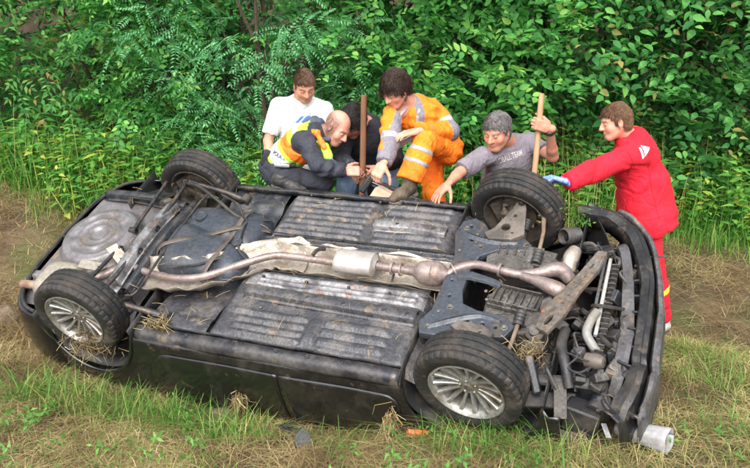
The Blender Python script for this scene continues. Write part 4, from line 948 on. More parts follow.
for s in (-1, 1):
    mb = MB(); G = []
    for t in np.linspace(0, 1, 9):
        a = math.pi*(.5+s*.95*(1-t)) if False else math.pi*(-.5+s*(.06+.90*t)); rr = .073
        p = cN+np.array([math.cos(a)*rr*1.02, math.sin(a)*rr*.92-.0, .022*t-.022*(1-t)**2*1.6]); o_ = np.array([math.cos(a), math.sin(a), 0])
        G.append([p+np.array([0, 0, .018]), p+o_*.012+np.array([0, 0, .010]), p+o_*.034+np.array([0, 0, -.022-.012*(1-t)])])
    mb.grid(np.array(G)).build('collar', M_white_cloth, root, solid=.004, sharp=80)
MB().lathe([(0, .0055), (.003, .005), (.003, .001)], J['neck']+np.array([.012, -.128, -.075]), (0, -1, .1), n=8).build('button', M_white_cloth, root)
bl = mat('blue_print', (.03, .12, .50), (.10, .24, .62), scale=30, rough=.8)
for sh in ([(-.075, -.040), (-.02, .012), (.008, .014), (-.045, -.040)], [(-.030, -.040), (.022, .014), (.060, .022), (.030, -.034), (.0, -.040)], [(.035, .024), (.066, .032), (.070, .038), (.045, .032)]):
    decal_poly(sh, ws, at(303, 118, 6.42), (1, 0, 0), (0, 0, 1), (0, -1, .1), bl, root)
P = [rc(J['pel']+np.array([0, 0, .02]), J['pel'], .158, .160, .05, J['f'], .78)]+[rc(J['HL'], J['HR'], .108, .108, .05)]+leg_chain(J['HL'], J['KL'], J['AL'], .014, s1=.055)+leg_chain(J['HR'], J['KR'], J['AR'], .014, s1=.055)
cloth('trousers', P, M_navy, root, vox=.015, noise=clothnoise(.006, 8))
for a in ('AL', 'AR'): shoe(J[a], (0, -1, 0), (0, 0, 1), M_shoe, root)
hair(h, hmat('light_brown_hair', (.16, .085, .045), (.085, .045, .028)), root, thick=.0045, frontline=.070, side=-.005, back=-.07, amp=.004, sc=55)
rebase(root, base)

# ---------------------------------------------------------------- police officer crouching with one foot on the far sill
J = JJ(neck=(316, 133, 6.14), SR=(305, 142, 6.00), SL=(327, 139, 6.30), ER=(318, 167, 5.84), WR=(346, 171, 5.90), EL=(340, 160, 6.26), WL=(352, 167, 6.05), pel=(277, 168, 6.24), waist=(292, 153, 6.20), HR=(280, 173, 6.13), HL=(285, 173, 6.32), KR=(324, 183, 6.02), AR=(284, 177, 6.00), KL=(298, 216, 6.28), AL=(287, 266, 6.38), f=(.55, -.25, -.75))
h = dict(C=at(337, 127.5, 6.10), F=(.66, -.45, -.60), U=(.58, -.22, .78), s=1.04)
bones('police', J, h)
curlg = (.85, 1.0, .7)
hd = [hand_prims(J['WR'], (1, .12, -.05), (-.1, .75, -.62), True, curlg, k=1.05), hand_prims(J['WL'], (.75, -.35, -.2), (-.2, -.5, -.8), False, curlg, k=1.05)]
cap = lambda q: np.clip(sstep(-.045, .0, -np.maximum(q[:, 1]-.0, 0)*0-(q[:, 2]-.052)*1.0)*sstep(-.035, -.015, -(q[:, 1]-.012))*sstep(-.09, -.05, q[:, 2])*(.75+.25*vnoise(q, 120, 2)), 0, 1)
h['cap'] = ((.10, .065, .05), cap)
root, base = person('person', 'police officer in navy jacket and lime and orange vest crouching on the car edge', J, h, hd, skin=(.55, .275, .20), hairc=(.08, .05, .04), stub=.25)
up_ = nrm(J['neck']-J['pel'])
P = cutp(torso(J, .022), [(J['neck']+up_*.045+np.array([.03, 0, 0]), up_+np.array([.2, 0, .5])), (J['pel']-up_*.06, -up_)])+arm_chain(J['SL'], J['EL'], J['WL'], .020, cuts_f=sleeve_cut(J['EL'], J['WL'], .92))+arm_chain(J['SR'], J['ER'], J['WR'], .022, cuts_f=sleeve_cut(J['ER'], J['WR'], .92))
fold = lambda Q: .007*np.sin((Q @ np.array([60., 20, -45]))+3*vnoise(Q, 8, 1))*np.clip(vnoise(Q+3, 7, 1)+.3, 0, 1)
nz = clothnoise(.008, 8); jk = cloth('jacket', P, M_navy, root, noise=lambda Q: nz(Q)+fold(Q))
# stand-up collar / folded hood
V, F = extract([rc(at(308, 128, 6.10), at(320, 123, 6.22), .040, .040, .03), rc(at(306, 124, 6.16), at(314, 119, 6.24), .030, .030, .03), rc(at(319, 140, 6.03), at(330, 139, 6.06), .022, .022, .03)], .008, clothnoise(.004, 20)); link('collar', npmesh('collar', V, F), mat('slate_cloth', (.045, .052, .075), (.07, .08, .11), scale=9, rough=.8, bump=.2), root)
# vest: hugging layer of the torso, banded
def tfield(g): return torso(J, g, pel=False)
lat = nrm(J['SL']-J['SR']); ax = up_
arm_hole = [rc(J['SR']-lat*.10, J['SR']-lat*.02+0*ax, .105, .098, .01, sub=True), rc(J['SL']+lat*.10, J['SL']+lat*.02, .105, .098, .01, sub=True)]
zc = lambda t: along(J['pel'], J['neck'], t)
def band(name, t0, t1, g, m, extra=()):
    return cloth(name, tfield(g)+list(extra), m, root, vox=.0075, noise=nz, cuts=[(zc(t1), ax), (zc(t0), -ax)], rx=1)
vest = band('vest', .14, 1.06, .034, M_lime, arm_hole)
band('vest_band', .50, .70, .0385, M_vorg, arm_hole)
tape = band('reflective_tape', .20, .43, .0385, M_silv, arm_hole)
band('vest_band', .82, .93, .0385, M_silv, arm_hole)
dk = mat('dark_print', (.02, .03, .06), rough=.8)
decal_text('POLICE', tape, at(271.5, 154, 6.05), at(300, 168, 5.95)-at(271.5, 154, 6.05), ax, .047, (-.25, -.9, .15), dk, root, off=.005, sx=.80)
# orange shoulder strap and lime chest panel
V, F = extract([rc(at(317, 133, 5.98), at(324, 147, 5.93), .022, .020, .02), rc(at(309, 131, 6.05), at(317, 133, 5.98), .024, .022, .02)], .007, clothnoise(.003, 20)); link('shoulder_strap', npmesh('strap', V, F), M_vorg, root)
V, F = extract([rc(at(325, 147, 5.96), at(328, 156, 5.95), .030, .038, .02)], .007, clothnoise(.003, 20)); o = link('vest_front', npmesh('vest_front', V, F), M_lime, root)
V, F = extract([rc(at(322, 158, 5.945), at(331, 160, 5.93), .020, .020, .02)], .007); link('reflective_tape', npmesh('tape', V, F), mat('blue_tape', (.10, .14, .30), (.45, .5, .6), scale=40, rough=.5), root)
P = [rc(J['pel'], along(J['pel'], J['waist'], .1), .140, .135, .05, J['f'], .85), rc(J['HL'], J['HR'], .112, .112, .05)]+leg_chain(J['HR'], J['KR'], J['AR'], .008, s1=.05)+leg_chain(J['HL'], J['KL'], J['AL'], .016, s1=.055)
cloth('trousers', P, mat('dark_trousers', fold=.30, c1=(.013, .014, .022), c2=(.022, .024, .034), scale=9, rough=.85, bump=.25), root, vox=.010, noise=clothnoise(.007, 9))
shoe(at(284, 176.0, 5.97), (.95, -.12, -.24), (.26, -.05, .96), M_shoe, root, hi=-.012); shoe(J['AL'], (.9, -.4, 0), (0, 0, 1), M_shoe, root)
mb = MB(); mb.tube([at(272, 163, 6.08), at(285, 166, 6.04), at(296, 165, 6.04)], .016, n=8, smooth=4); mb.build('belt', M_black_cloth, root)
mb = MB(); mb.box(at(282, 165.5, 6.00), (.12, .03, .028), (0, 4, 0)); mb.build('torch', mat('grey_metal', (.35, .36, .38), rough=.3, metal=.6), root, bevel=.008)
mb = MB(); mb.box(at(266, 158, 6.12), (.06, .06, .13), (0, 20, 10)); mb.build('holster', M_black_cloth, root, bevel=.015)
rebase(root, base)

# ---------------------------------------------------------------- dark-haired man in black behind the pole
J = JJ(neck=(367, 123, 6.45), SR=(347, 136, 6.42), SL=(388, 132, 6.46), ER=(340, 159, 6.24), WR=(352, 170, 6.05), EL=(396, 160, 6.34), WL=(378, 168, 6.08), pel=(370, 184, 6.84), waist=(369, 158, 6.68), HR=(361, 187, 6.80), HL=(380, 186, 6.80), KR=(348, 168, 6.38), KL=(389, 165, 6.40), AR=(343, 222, 6.46), AL=(389, 222, 6.46), f=(-.1, -.85, -.5))
h = dict(C=at(353, 121.5, 6.30), F=(-.42, -.60, -.68), U=(-.12, -.62, .77), s=1.02)
bones('dark', J, h)
hd = [hand_prims(J['WR'], (.4, -.5, -.5), (.6, .2, -.5), True, curlg), hand_prims(J['WL'], (-.5, -.6, -.4), (-.5, .3, -.6), False, curlg)]
root, base = person('person', 'person with dark hair in a black jacket and blue jeans behind the rusty pole', J, h, hd, skin=(.46, .23, .16), hairc=(.02, .015, .012), stub=.4)
up_ = nrm(J['neck']-J['pel']); P = cutp(torso(J, .024), [(J['neck']+up_*.05, up_), (J['pel']-up_*.05, -up_)])+arm_chain(J['SL'], J['EL'], J['WL'], .022, cuts_f=sleeve_cut(J['EL'], J['WL'], .9))+arm_chain(J['SR'], J['ER'], J['WR'], .022, cuts_f=sleeve_cut(J['ER'], J['WR'], .9))
up_ = nrm(J['neck']-J['pel']); cloth('jacket', P, M_black_cloth, root, noise=clothnoise(.009, 8))
V, F = extract([rc(J['neck']+np.array([-.05, .02, .02]), J['neck']+np.array([.06, .03, .02]), .04, .04, .03)], .009, clothnoise(.004, 18)); link('collar', npmesh('collar', V, F), M_black_cloth, root)
P = [rc(J['HL'], J['HR'], .122, .122, .05)]+leg_chain(J['HR'], J['KR'], J['AR'], .016, s1=.055)+leg_chain(J['HL'], J['KL'], J['AL'], .016, s1=.055)
cloth('jeans', P, M_jeans, root, vox=.010, noise=clothnoise(.008, 9))
for a in ('AL', 'AR'): shoe(np.array([J[a][0], J[a][1], gz(J[a][0], J[a][1])+.11]), (-.1, -1, 0), (0, 0, 1), M_shoe, root)
hair(h, hmat('black_hair', (.018, .014, .014), (.04, .032, .03)), root, thick=.016, frontline=.056, side=-.01, back=-.085, amp=.010, sc=38, tuft=.006)
rebase(root, base)

# ---------------------------------------------------------------- man in orange and grey work clothes, boot on the sill
J = JJ(neck=(412, 106, 5.98), SR=(392, 116, 5.86), SL=(432, 109, 6.08), ER=(390, 144, 5.70), WR=(383, 164, 5.58), EL=(449, 131, 5.96), WL=(418, 131, 5.70), pel=(441, 146, 6.22), waist=(428, 127, 6.14), HL=(447, 149, 6.06), HR=(432, 150, 6.26), KL=(424, 140, 5.72), AL=(409, 181, 5.62), KR=(433, 190, 6.02), AR=(438, 252, 6.12), f=(-.50, -.72, -.45))
h = dict(C=at(395, 89.5, 5.84), F=(-.58, -.56, -.55), U=(-.30, -.36, .85), s=1.0)
bones('orange', J, h)
hd = [hand_prims(J['WR'], (-.45, -.25, -.75), (.35, .85, -.4), True, (.75, .8, .5), k=1.08), hand_prims(J['WL'], (-.78, -.25, -.12), (-.1, .1, -1), False, (.25, .35, .25), k=1.08, thumb=(.8, .45, .2))]
root, base = person('person', 'person in orange and grey work clothes with one boot up on the car', J, h, hd, skin=(.52, .27, .19), hairc=(.03, .018, .014), stub=.2)
SLe, SRe = arm_chain(J['SL'], J['EL'], J['WL'], .028, cuts_f=sleeve_cut(J['EL'], J['WL'], .93), r=(.050, .043, .041, .034)), arm_chain(J['SR'], J['ER'], J['WR'], .026, cuts_f=sleeve_cut(J['ER'], J['WR'], .93), r=(.050, .043, .041, .033))
up_ = nrm(J['neck']-J['pel']); lat = nrm(J['SL']-J['SR']); fv = nrm(J['f'])
TB = cutp(torso(J, .012), [(J['neck']+up_*.035, up_+fv*.15), (J['pel']-up_*.0, -up_)])
fold = lambda Q: .008*np.sin((Q @ np.array([30., 10, 75]))+4*vnoise(Q, 7, 1))*np.clip(vnoise(Q+7, 6, 1)+.2, 0, 1)
nz = lambda Q: clothnoise(.009, 8)(Q)+fold(Q)
G_, O_, Y_ = np.array([.185, .17, .20]), np.array([.88, .20, .006]), np.array([.34, .32, .33])
def seg(V, a, b):
    a = np.array(a); ab = np.array(b)-a; t = ((V-a) @ ab)/(ab @ ab); d = np.linalg.norm(V-a-np.clip(t, 0, 1)[:, None]*ab, axis=1); return t, d
def jcol(V):
    c = np.tile(G_, (len(V), 1))
    tl, dl = seg(V, J['SL'], J['EL']); tr, dr = seg(V, J['SR'], J['ER']); fl, dfl = seg(V, J['EL'], J['WL']); fr, dfr = seg(V, J['SR'] if 0 else J['ER'], J['WR'])
    tt, dt = seg(V, J['pel'], J['neck']); la = (V-J['neck']) @ lat; fr_ = (V-J['neck']) @ fv
    nz_ = .05*vnoise(V, 9, 1)
    tor = (dt < np.minimum(dl, dr)*1.5) 
    # yoke and chest panels orange, split by a grey placket; shoulder caps orange
    m = (tt > .42+nz_) & (np.abs(la+.01) > .028) & (np.abs(la) < .175); c[m] = O_
    m = (tt < .42) & (tt > .34); c[m & tor] = Y_
    m = (tl > -.3) & (tl < .62+nz_) & (dl < .115) & (((V-J['SL']) @ nrm(np.array([.3, -.5, .8]))) > -.035); c[m] = O_
    m = (tl > .62) & (tl < .78) & (dl < .1); c[m] = Y_
    m = (fl > .25) & (fl < .72) & (dfl < .095) & (((V-along(J['EL'], J['WL'], .5)) @ np.array([.1, -.75, .65])) > .028+nz_*.5); c[m] = O_
    m = (tr > -.3) & (tr < .75) & (dr < .115) & (((V-J['SR']) @ nrm(np.array([-.8, -.2, .5]))) > .012); c[m] = O_
    m = (tr > .72) & (tr < .92) & (dr < .1); c[m] = Y_
    m = (fr > .05) & (fr < .5) & (dfr < .1) & (((V-along(J['ER'], J['WR'], .3)) @ np.array([-1., 0, 0])) > .035); c[m] = O_
    return c
jm = mat('work_jacket_cloth', fold=.30, c1=(.5, .5, .5), attr='Col', rough=.8, bump=.25, bscale=70, scale=10)
op = rc(J['neck']+fv*.13+up_*.04, along(J['neck'], J['pel'], .32)+fv*.20, .050, .015, .02, sub=True)
jk = cloth('jacket', TB+SLe+SRe+[op], jm, root, vox=.009, noise=nz, col=jcol)
# collar flaps and grey undershirt
for s in (-1, 1):
    c0 = J['neck']+up_*.03; G = []
    for t in np.linspace(0, 1, 8):
        a = s*(.25+2.4*t); dr_ = fv*math.cos(a)+lat*math.sin(a)*1.05; p = c0+dr_*.078+up_*(.03*t-.01)
        G.append([p+up_*.03-dr_*.006, p+up_*.024+dr_*.012, p+dr_*(.045+.012*(1-t))-up_*(.025+.045*(1-t)**2)])
    MB().grid(np.array(G)).build('collar', M_grey_cloth, root, solid=.006, sharp=80)
V, F = extract([rc(J['neck']-up_*.01, along(J['neck'], J['pel'], .4)+fv*.035, .066, .10, .03)], .009, clothnoise(.004, 18)); link('undershirt', npmesh('undershirt', V, F), mat('pale_undershirt', (.30, .28, .28), rough=.9), root)
# vertical reflective braces on the chest
for s in (-1, 1):
    a = J['neck']+lat*s*.095+fv*.06+up_*.03; b = along(J['pel'], J['neck'], .38)+lat*s*.11+fv*.10
    decal_poly([(-.022, 0), (.022, 0), (.022, np.linalg.norm(b-a)), (-.022, np.linalg.norm(b-a))], jk, b, lat, a-b, fv+up_*.15, M_refl, root, name='reflective_brace')
P = [rc(J['pel'], along(J['pel'], J['waist'], .35), .165, .155, .05, fv, .85), rc(J['HL'], J['HR'], .125, .125, .05)]
LL = leg_chain(J['HL'], J['KL'], J['AL'], .020, s0=.066, s1=.066, cuts=sleeve_cut(J['KL'], J['AL'], .97)); RL = leg_chain(J['HR'], J['KR'], J['AR'], .022, s0=.070, s1=.070)
tn = lambda Q: clothnoise(.010, 8)(Q)+.007*np.sin((Q @ np.array([35., 25, 60]))+4*vnoise(Q, 6, 1))*np.clip(vnoise(Q+5, 6, 1), 0, 1)
cloth('trousers', P+LL+RL, M_org, root, noise=tn)
for t0, t1 in ((.20, .325), (.50, .62)):
    cloth('reflective_band', leg_chain(J['HL'], J['KL'], J['AL'], .0235, s0=.066, s1=.066)[1:], M_refl, root, noise=tn, cuts=[(along(J['KL'], J['AL'], t0), J['KL']-J['AL']), (along(J['KL'], J['AL'], t1), J['AL']-J['KL'])])
shoe(at(408, 183, 5.615), (-.62, -.72, -.12), (-.05, -.1, 1), M_boot, root, name='boot', hi=.07, sole=mat('muddy_sole', (.07, .06, .05), (.2, .16, .12), scale=15, rough=.9)); shoe(np.array([J['AR'][0], J['AR'][1], gz(J['AR'][0], J['AR'][1])+.11]), (-.7, -.7, 0), (0, 0, 1), M_boot, root, name='boot')
hair(h, hmat('dark_brown_hair', (.035, .019, .014), (.075, .045, .034)), root, thick=.016, frontline=.046, side=-.022, back=-.09, amp=.012, sc=46, tuft=.016, ears=False)
rebase(root, base)

# ---------------------------------------------------------------- grey-haired man in the grey T-shirt
J = JJ(neck=(511, 144, 5.92), SR=(483, 157, 5.78), SL=(530, 142, 5.96), ER=(459, 173, 5.66), WR=(448, 184, 5.50), EL=(553, 157, 5.74), WL=(549.5, 128, 5.555), pel=(506, 212, 6.14), waist=(507, 182, 6.04), HR=(496, 216, 6.10), HL=(517, 215, 6.16), KR=(494, 256, 5.96), KL=(520, 256, 6.02), AR=(494, 296, 6.06), AL=(524, 296, 6.12), f=(-.35, -.85, -.35))
h = dict(C=at(497, 131.5, 5.76), F=(-.55, -.74, -.34), U=(-.20, -.28, .88), s=1.05, fat=1.12, scalp=((.20, .185, .18), .062))
bones('grey', J, h)
hd = [hand_prims(J['WR'], (-.62, -.35, -.55), (.25, .15, -.95), True, (.25, .25, .2), spread=.35, k=1.08), hand_prims(J['WL'], (-1, .0, .30), (.05, 1, .05), False, (.75, 1.45, 1.1), k=1.06, thumb=(.75, .35, .75))]
root, base = person('person', 'grey-haired person in a grey printed T-shirt holding the pale wooden handle', J, h, hd, skin=(.46, .215, .145), hairc=(.22, .20, .19), stub=.15, redn=.08)
nz = clothnoise(.009, 7, (1, 1, .55))
sh = cloth('t_shirt', cutp(torso(J, .018, belly=.05), [(J['neck']+np.array([-.02, -.02, .035]), (-.25, -.4, .9)), (J['pel']-np.array([0, 0, .08]), (0, 0, -1))])+arm_chain(J['SL'], J['EL'], J['WL'], .022, fore=False, cuts_u=sleeve_cut(J['SL'], J['EL'], .62))+arm_chain(J['SR'], J['ER'], J['WR'], .026, fore=False, cuts_u=sleeve_cut(J['SR'], J['ER'], .84)), M_tee, root, noise=nz)
decal_text('GLOBALL TEAM', sh, at(493.5, 166.5, 5.7), at(522, 155.5, 5.75)-at(493.5, 166.5, 5.7), (-.12, 0, 1), .062, (-.25, -.95, .1), M_print, root, sx=.52)
P = [rc(J['HL'], J['HR'], .118, .118, .05), rc(J['pel'], along(J['pel'], J['waist'], .3), .16, .155, .05, J['f'], .8)]+leg_chain(J['HR'], J['KR'], J['AR'], .014, s1=.055)+leg_chain(J['HL'], J['KL'], J['AL'], .014, s1=.055)
cloth('trousers', P, M_navy, root, vox=.015, noise=clothnoise(.007, 8))
for a in ('AL', 'AR'): shoe(np.array([J[a][0], J[a][1], gz(J[a][0], J[a][1])+.11]), (-.3, -1, 0), (0, 0, 1), M_shoe, root)
hair(h, hmat('grey_hair', (.24, .225, .22), (.11, .10, .10)), root, thick=.0085, frontline=.066, side=-.030, back=-.08, amp=.012, sc=50, tuft=.008)
MB().lathe([(-.012, .036), (-.012, .040), (.012, .040), (.012, .036)], along(J['WL'], J['EL'], .10), J['WL']-J['EL'], n=18, closed=True).build('watch_strap', M_black_cloth, root)
rebase(root, base)
GREYW = J['WL'].copy()

# ---------------------------------------------------------------- man in red holding the wheel
J = JJ(neck=(631, 139, 5.66), SL=(633, 153, 5.48), SR=(632, 151, 5.84), EL=(600, 169, 5.36), WL=(566, 182, 5.22), ER=(638, 192, 5.92), WR=(628, 222, 5.76), pel=(644, 219, 5.64), waist=(640, 186, 5.66), HL=(647, 222, 5.54), HR=(640, 222, 5.74), KL=(653, 272, 5.50), AL=(661, 315, 5.54), KR=(643, 272, 5.78), AR=(652, 312, 5.86), f=(-.95, .10, -.22))
h = dict(C=at(615.5, 121.5, 5.62), F=(-.95, -.02, -.26), U=(-.26, 0, .96), s=1.0, scalp=((.16, .085, .045), .056))
bones('red', J, h)
hd = [hand_prims(J['WL'], (-.80, -.22, .30), (-.30, -.15, -.9), False, (.35, .35, .25), k=1.08), hand_prims(J['WR'], (-.3, -.2, -.8), (.2, -.9, 0), True, (.4, .4, .3))]
root, base = person('person', 'person in a red hooded jacket and red trousers with a blue glove on the wheel', J, h, hd, skin=(.56, .29, .20), hairc=(.14, .075, .04), stub=.1)
up_ = nrm(J['neck']-J['pel']); fold = lambda Q: .009*np.sin((Q @ np.array([22., 8, 55]))+4*vnoise(Q, 5, 1))*np.clip(vnoise(Q+9, 5, 1)+.1, 0, 1)
nz = lambda Q: clothnoise(.010, 6)(Q)+fold(Q)
P = cutp(torso(J, .050), [(J['neck']+np.array([-.03, 0, .035]), (-.45, 0, .9)), (J['pel']-up_*.075, -up_+np.array([.12, 0, 0]))])+arm_chain(J['SL'], J['EL'], J['WL'], .030, cuts_f=sleeve_cut(J['EL'], J['WL'], .96))+arm_chain(J['SR'], J['ER'], J['WR'], .028, cuts_f=sleeve_cut(J['ER'], J['WR'], .95))
P += cutp([rc(along(J['pel'], J['waist'], -.1)+np.array([.03, 0, 0]), J['waist']+np.array([.03, 0, 0]), 
    .235, .205, .05, J['f'], .90)], [(J['pel']-up_*.075, -up_+np.array([.12, 0, 0]))])
jk = cloth('jacket', P, M_red, root, noise=nz)
cloth('cuff', arm_chain(J['SL'], J['EL'], J['WL'], .0335)[1:], M_red, root, noise=nz, cuts=[(along(J['EL'], J['WL'], .97), J['WL']-J['EL']), (along(J['EL'], J['WL'], .84), J['EL']-J['WL'])])
M_seam = mat('red_seam', (.36, .003, .012), rough=.9)
def seam(pts, nd, w=.0035, name='seam'):
    vs = [q.co for q in jk.data.vertices]; bv = BVHTree.FromPolygons(vs, [tuple(q.vertices) for q in jk.data.polygons]); L_ = []
    for q in spline(np.array(pts), 8):
        hit = bv.ray_cast(Vector(q+nrm(nd)*.4), Vector(-nrm(nd)))
        if hit[0]: L_.append(np.array(hit[0]))
    if len(L_) > 3: MB().tube(L_, w, n=5).build(name, M_seam, root)
seam([at(622, 146, 5.4), at(630, 160, 5.4), at(633, 175, 5.4)], (.1, -1, .2)); seam([at(648, 150, 5.4), at(655, 180, 5.4), at(660, 220, 5.4)], (.3, -1, .1)); seam([at(613, 214, 5.4), at(640, 221, 5.4), at(668, 215, 5.4)], (.1, -1, 0)); seam([at(618, 190, 5.4), at(626, 204, 5.4)]+[at(630, 214, 5.4)], (-.2, -1, 0), name='pocket_seam')
V, F = extract([rc(J['neck']+np.array([.055, -.12, -.03]), J['neck']+np.array([.075, .12, -.02]), .050, .050, .05), rc(J['neck']+np.array([.02, -.10, .02]), J['neck']+np.array([.07, -.02, .0]), .042, .050, .05), rc(J['neck']+np.array([-.05, -.085, -.015]), J['neck']+np.array([.03, -.10, .015]), .026, .034, .04), rc(J['neck']+np.array([.10, -.05, -.06]), J['neck']+np.array([.10, .06, -.06]), .045, .045, .06)], .008, clothnoise(.006, 11)); link('hood', npmesh('hood', V, F), M_red, root)
cN = J['neck']+np.array([-.012, 0, .035]); G = []
for a in np.linspace(-2.9, 2.9, 22):
    o_ = np.array([math.cos(a)*-.95, math.sin(a), 0]); G.append([cN+o_*.072+np.array([0, 0, -.03-.02*max(0, math.cos(a))]), cN+o_*.075+np.array([0, 0, .012-.03*max(0, math.cos(a))])])
MB().grid(np.array(G)).build('shirt_collar', M_white_cloth, root, solid=.006, sharp=80)
for sh_ in ([(-.046, .030), (-.034, .034), (-.012, -.040), (-.024, -.052)], [(-.026, .046), (.012, .034), (.052, .028), (.030, .004), (-.006, -.036)]):
    decal_poly(sh_, jk, at(641.5, 152, 5.42), (.9, .35, 0), (0, 0, 1), (.45, -.85, .25), mat('white_print', (.85, .85, .85), rough=.8), root)
P = [rc(J['HL'], J['HR'], .115, .115, .05), rc(J['pel'], along(J['pel'], J['waist'], .3), .165, .16, .05, J['f'], .85)]
LL = leg_chain(J['HL'], J['KL'], J['AL'], .020, s1=.058); RL = leg_chain(J['HR'], J['KR'], J['AR'], .020, s1=.058)
cloth('trousers', P+LL+RL, M_red, root, noise=clothnoise(.008, 8))
cloth('reflective_band', leg_chain(J['HL'], J['KL'], J['AL'], .0235, s1=.058)[1:], M_yel, root, noise=clothnoise(.008, 8), cuts=[(along(J['KL'], J['AL'], .34), J['KL']-J['AL']), (along(J['KL'], J['AL'], .48), J['AL']-J['KL'])])
for a in ('AL', 'AR'): shoe(np.array([J[a][0], J[a][1], gz(J[a][0], J[a][1])+.105]), (-.9, -.3 if a == 'AL' else .1, 0), (0, 0, 1), mat('white_shoe', (.62, .60, .58), (.4, .35, .3), scale=14, rough=.7), root)
V, F = extract(hand_prims(J['WL'], (-.80, -.22, .30), (-.30, -.15, -.9), False, (.35, .35, .25), k=1.15), .0036); link('glove', npmesh('glove', V, F), M_glove, root)
hair(h, hmat('brown_hair', (.21, .115, .06), (.12, .065, .036)), root, thick=.006, frontline=.062, side=-.015, back=-.085, amp=.007, sc=42, tuft=.004)
rebase(root, base)
# ================================================================== tools and debris
M_rust = mat('rusty_wood', (.17, .075, .035), (.10, .048, .026), scale=9, rough=.8, bump=.4, bscale=40, stretch=(1, 1, .15))
M_wood = mat('pale_wood', (.42, .27, .15), (.33, .20, .11), scale=9, rough=.7, bump=.3, bscale=40, stretch=(1, 1, .12))
M_iron = mat('tool_iron', (.07, .06, .055), (.14, .09, .06), scale=10, rough=.6, metal=.5, bump=.3)
top, bot = at(364, 95, 6.02), at(361.5, 205, 5.98); dv = nrm(bot-top); g_ = gz(bot[0], bot[1]); bot = top+dv*((top[2]-g_)/-dv[2])
t = empty('pry_bar', tuple(bot)); tag(t, 'rusty brown upright pole with a flat top held behind the car edge', 'pole')
L = np.linalg.norm(top-bot); o = MB(); o.tube([(0, 0, .22), (.002, 0, .6), (-.003, 0, L*.7), (0, 0, L)], [.026, .025, .024, .023], n=12, smooth=5, up=(0, 1, 0)); h_ = o.build('handle', M_rust, t, bevel=.003)
o = MB(); o.tube([(0, 0, -.06), (0, 0, .02), (0, 0, .26)], [.008, .028, .031], n=10); tp = o.build('iron_tip', M_iron, t)
t.rotation_euler = Vector(top-bot).to_track_quat('Z', 'Y').to_euler()
top, mid = at(541.5, 97, 5.60), at(534.5, 172, 5.60); dv = nrm(mid-top); g_ = gz(mid[0], mid[1]); bot = top+dv*((top[2]-g_)/-dv[2])
t = empty('shovel', tuple(bot)); tag(t, 'shovel with pale wooden handle held upright behind the front wheel', 'shovel'); L = np.linalg.norm(top-bot)
MB().tube([(0, 0, .25), (.004, 0, .7), (-.004, 0, L*.75), (0, 0, L-.01), (0, 0, L)], [.020, .020, .020, .020, .013], n=14, smooth=5).build('handle', M_wood, t)
G = [[(w*q, .02+.03*(1-abs(q))*1-.02*abs(q)**2, z) for q in np.linspace(-1, 1, 9)] for z, w in ((-.10, .012), (-.05, .07), (.02, .10), (.12, .108), (.20, .105), (.22, .09))]
MB().grid(np.array(G)).build('blade', M_iron, t, solid=.004, sharp=60)
MB().tube([(0, .03, .14), (0, .02, .24), (0, 0, .36)], [.018, .022, .024], n=10).build('socket', M_iron, t)
t.rotation_euler = Vector(top-bot).to_track_quat('Z', 'Y').to_euler()
# black folded bar being fitted under the sill, and the pale wedge
a, b = at(367, 179, 5.78), at(424, 205, 5.56); t = empty('support_bar', tuple(b)); tag(t, 'black metal bar with a grey rail gripped by the men above the car edge', 'bar')
ofs = lambda u, v: np.array([0, u, v])
for u, v in ((0, .02), (.03, -.035)): MB().tube([a+ofs(u, v)-b, b+ofs(u, v)-b], .013, n=8).build('rail', M_plastic, t)
MB().tube([a+ofs(.01, -.005)-b, b+ofs(.01, -.005)-b], .012, n=8, flat=.5).build('rail', mat('grey_bar', (.2, .2, .22), rough=.4, metal=.5), t)
mb = MB(); mb.box(a-b+np.array([.0, 0, -.03]), (.05, .06, .16), (0, 35, 0)); mb.build('end_block', M_plastic, t, bevel=.012)
w0 = at(392, 194, 5.66); t = MB(); poly = [(-.155, -.045), (.15, -.045), (.15, -.03), (-.09, .038), (-.12, .03)]
k = len(poly); t.add([(x, -.05, z) for x, z in poly]+[(x, .05, z) for x, z in poly], [tuple(range(k)), tuple(range(2*k-1, k-1, -1))]+[(i, (i+1) % k, k+(i+1) % k, k+i) for i in range(k)])
o = t.build('wooden_wedge', mat('planed_wood', (.62, .50, .38), (.5, .38, .27), scale=6, rough=.8, bump=.2, stretch=(.2, 1, 1)), None, bevel=.005); o.location = w0; o.rotation_euler = (0, R(8), R(-22)); tag(o, 'pale wooden wedge lying on the car edge under the boot', 'wedge')
# broken white lamp housing on the grass
def gpt(px, py):
    lo, hi = 2.0, 12.0
    for _ in range(40):
        m = (lo+hi)/2; p = at(px, py, m)
        if p[2] > gz(p[0], p[1]): lo = m
        else: hi = m
    return at(px, py, (lo+hi)/2)
p = gpt(644, 449)
t = empty('mirror_housing', tuple(p+np.array([0, .02, .075]))); tag(t, 'broken white plastic housing with a hollow end lying on the grass', 'debris')
mb = MB(); prof = [(-.15, .036, .026), (-.10, .044, .036), (.0, .050, .046), (.10, .056, .056), (.135, .058, .058)]; G = []
for x, a_, b_ in prof: G.append([(x, a_*np.sign(math.cos(q))*abs(math.cos(q))**.55, b_*np.sign(math.sin(q))*abs(math.sin(q))**.55) for q in np.linspace(0, 2*math.pi, 29)])
mb.grid(np.array(G)); mb.build('shell', M_white, t, solid=.004)
mb = MB(); mb.lathe([(-.15, .001), (-.15, .036)], axis=(1, 0, 0), n=20); mb.build('end_cap', M_white, t)
mb = MB(); mb.lathe([(.06, .001), (.062, .045), (.10, .05)], axis=(1, 0, 0), n=20); mb.build('socket', M_dark, t)
t.rotation_euler = (R(10), R(-4), R(-40))
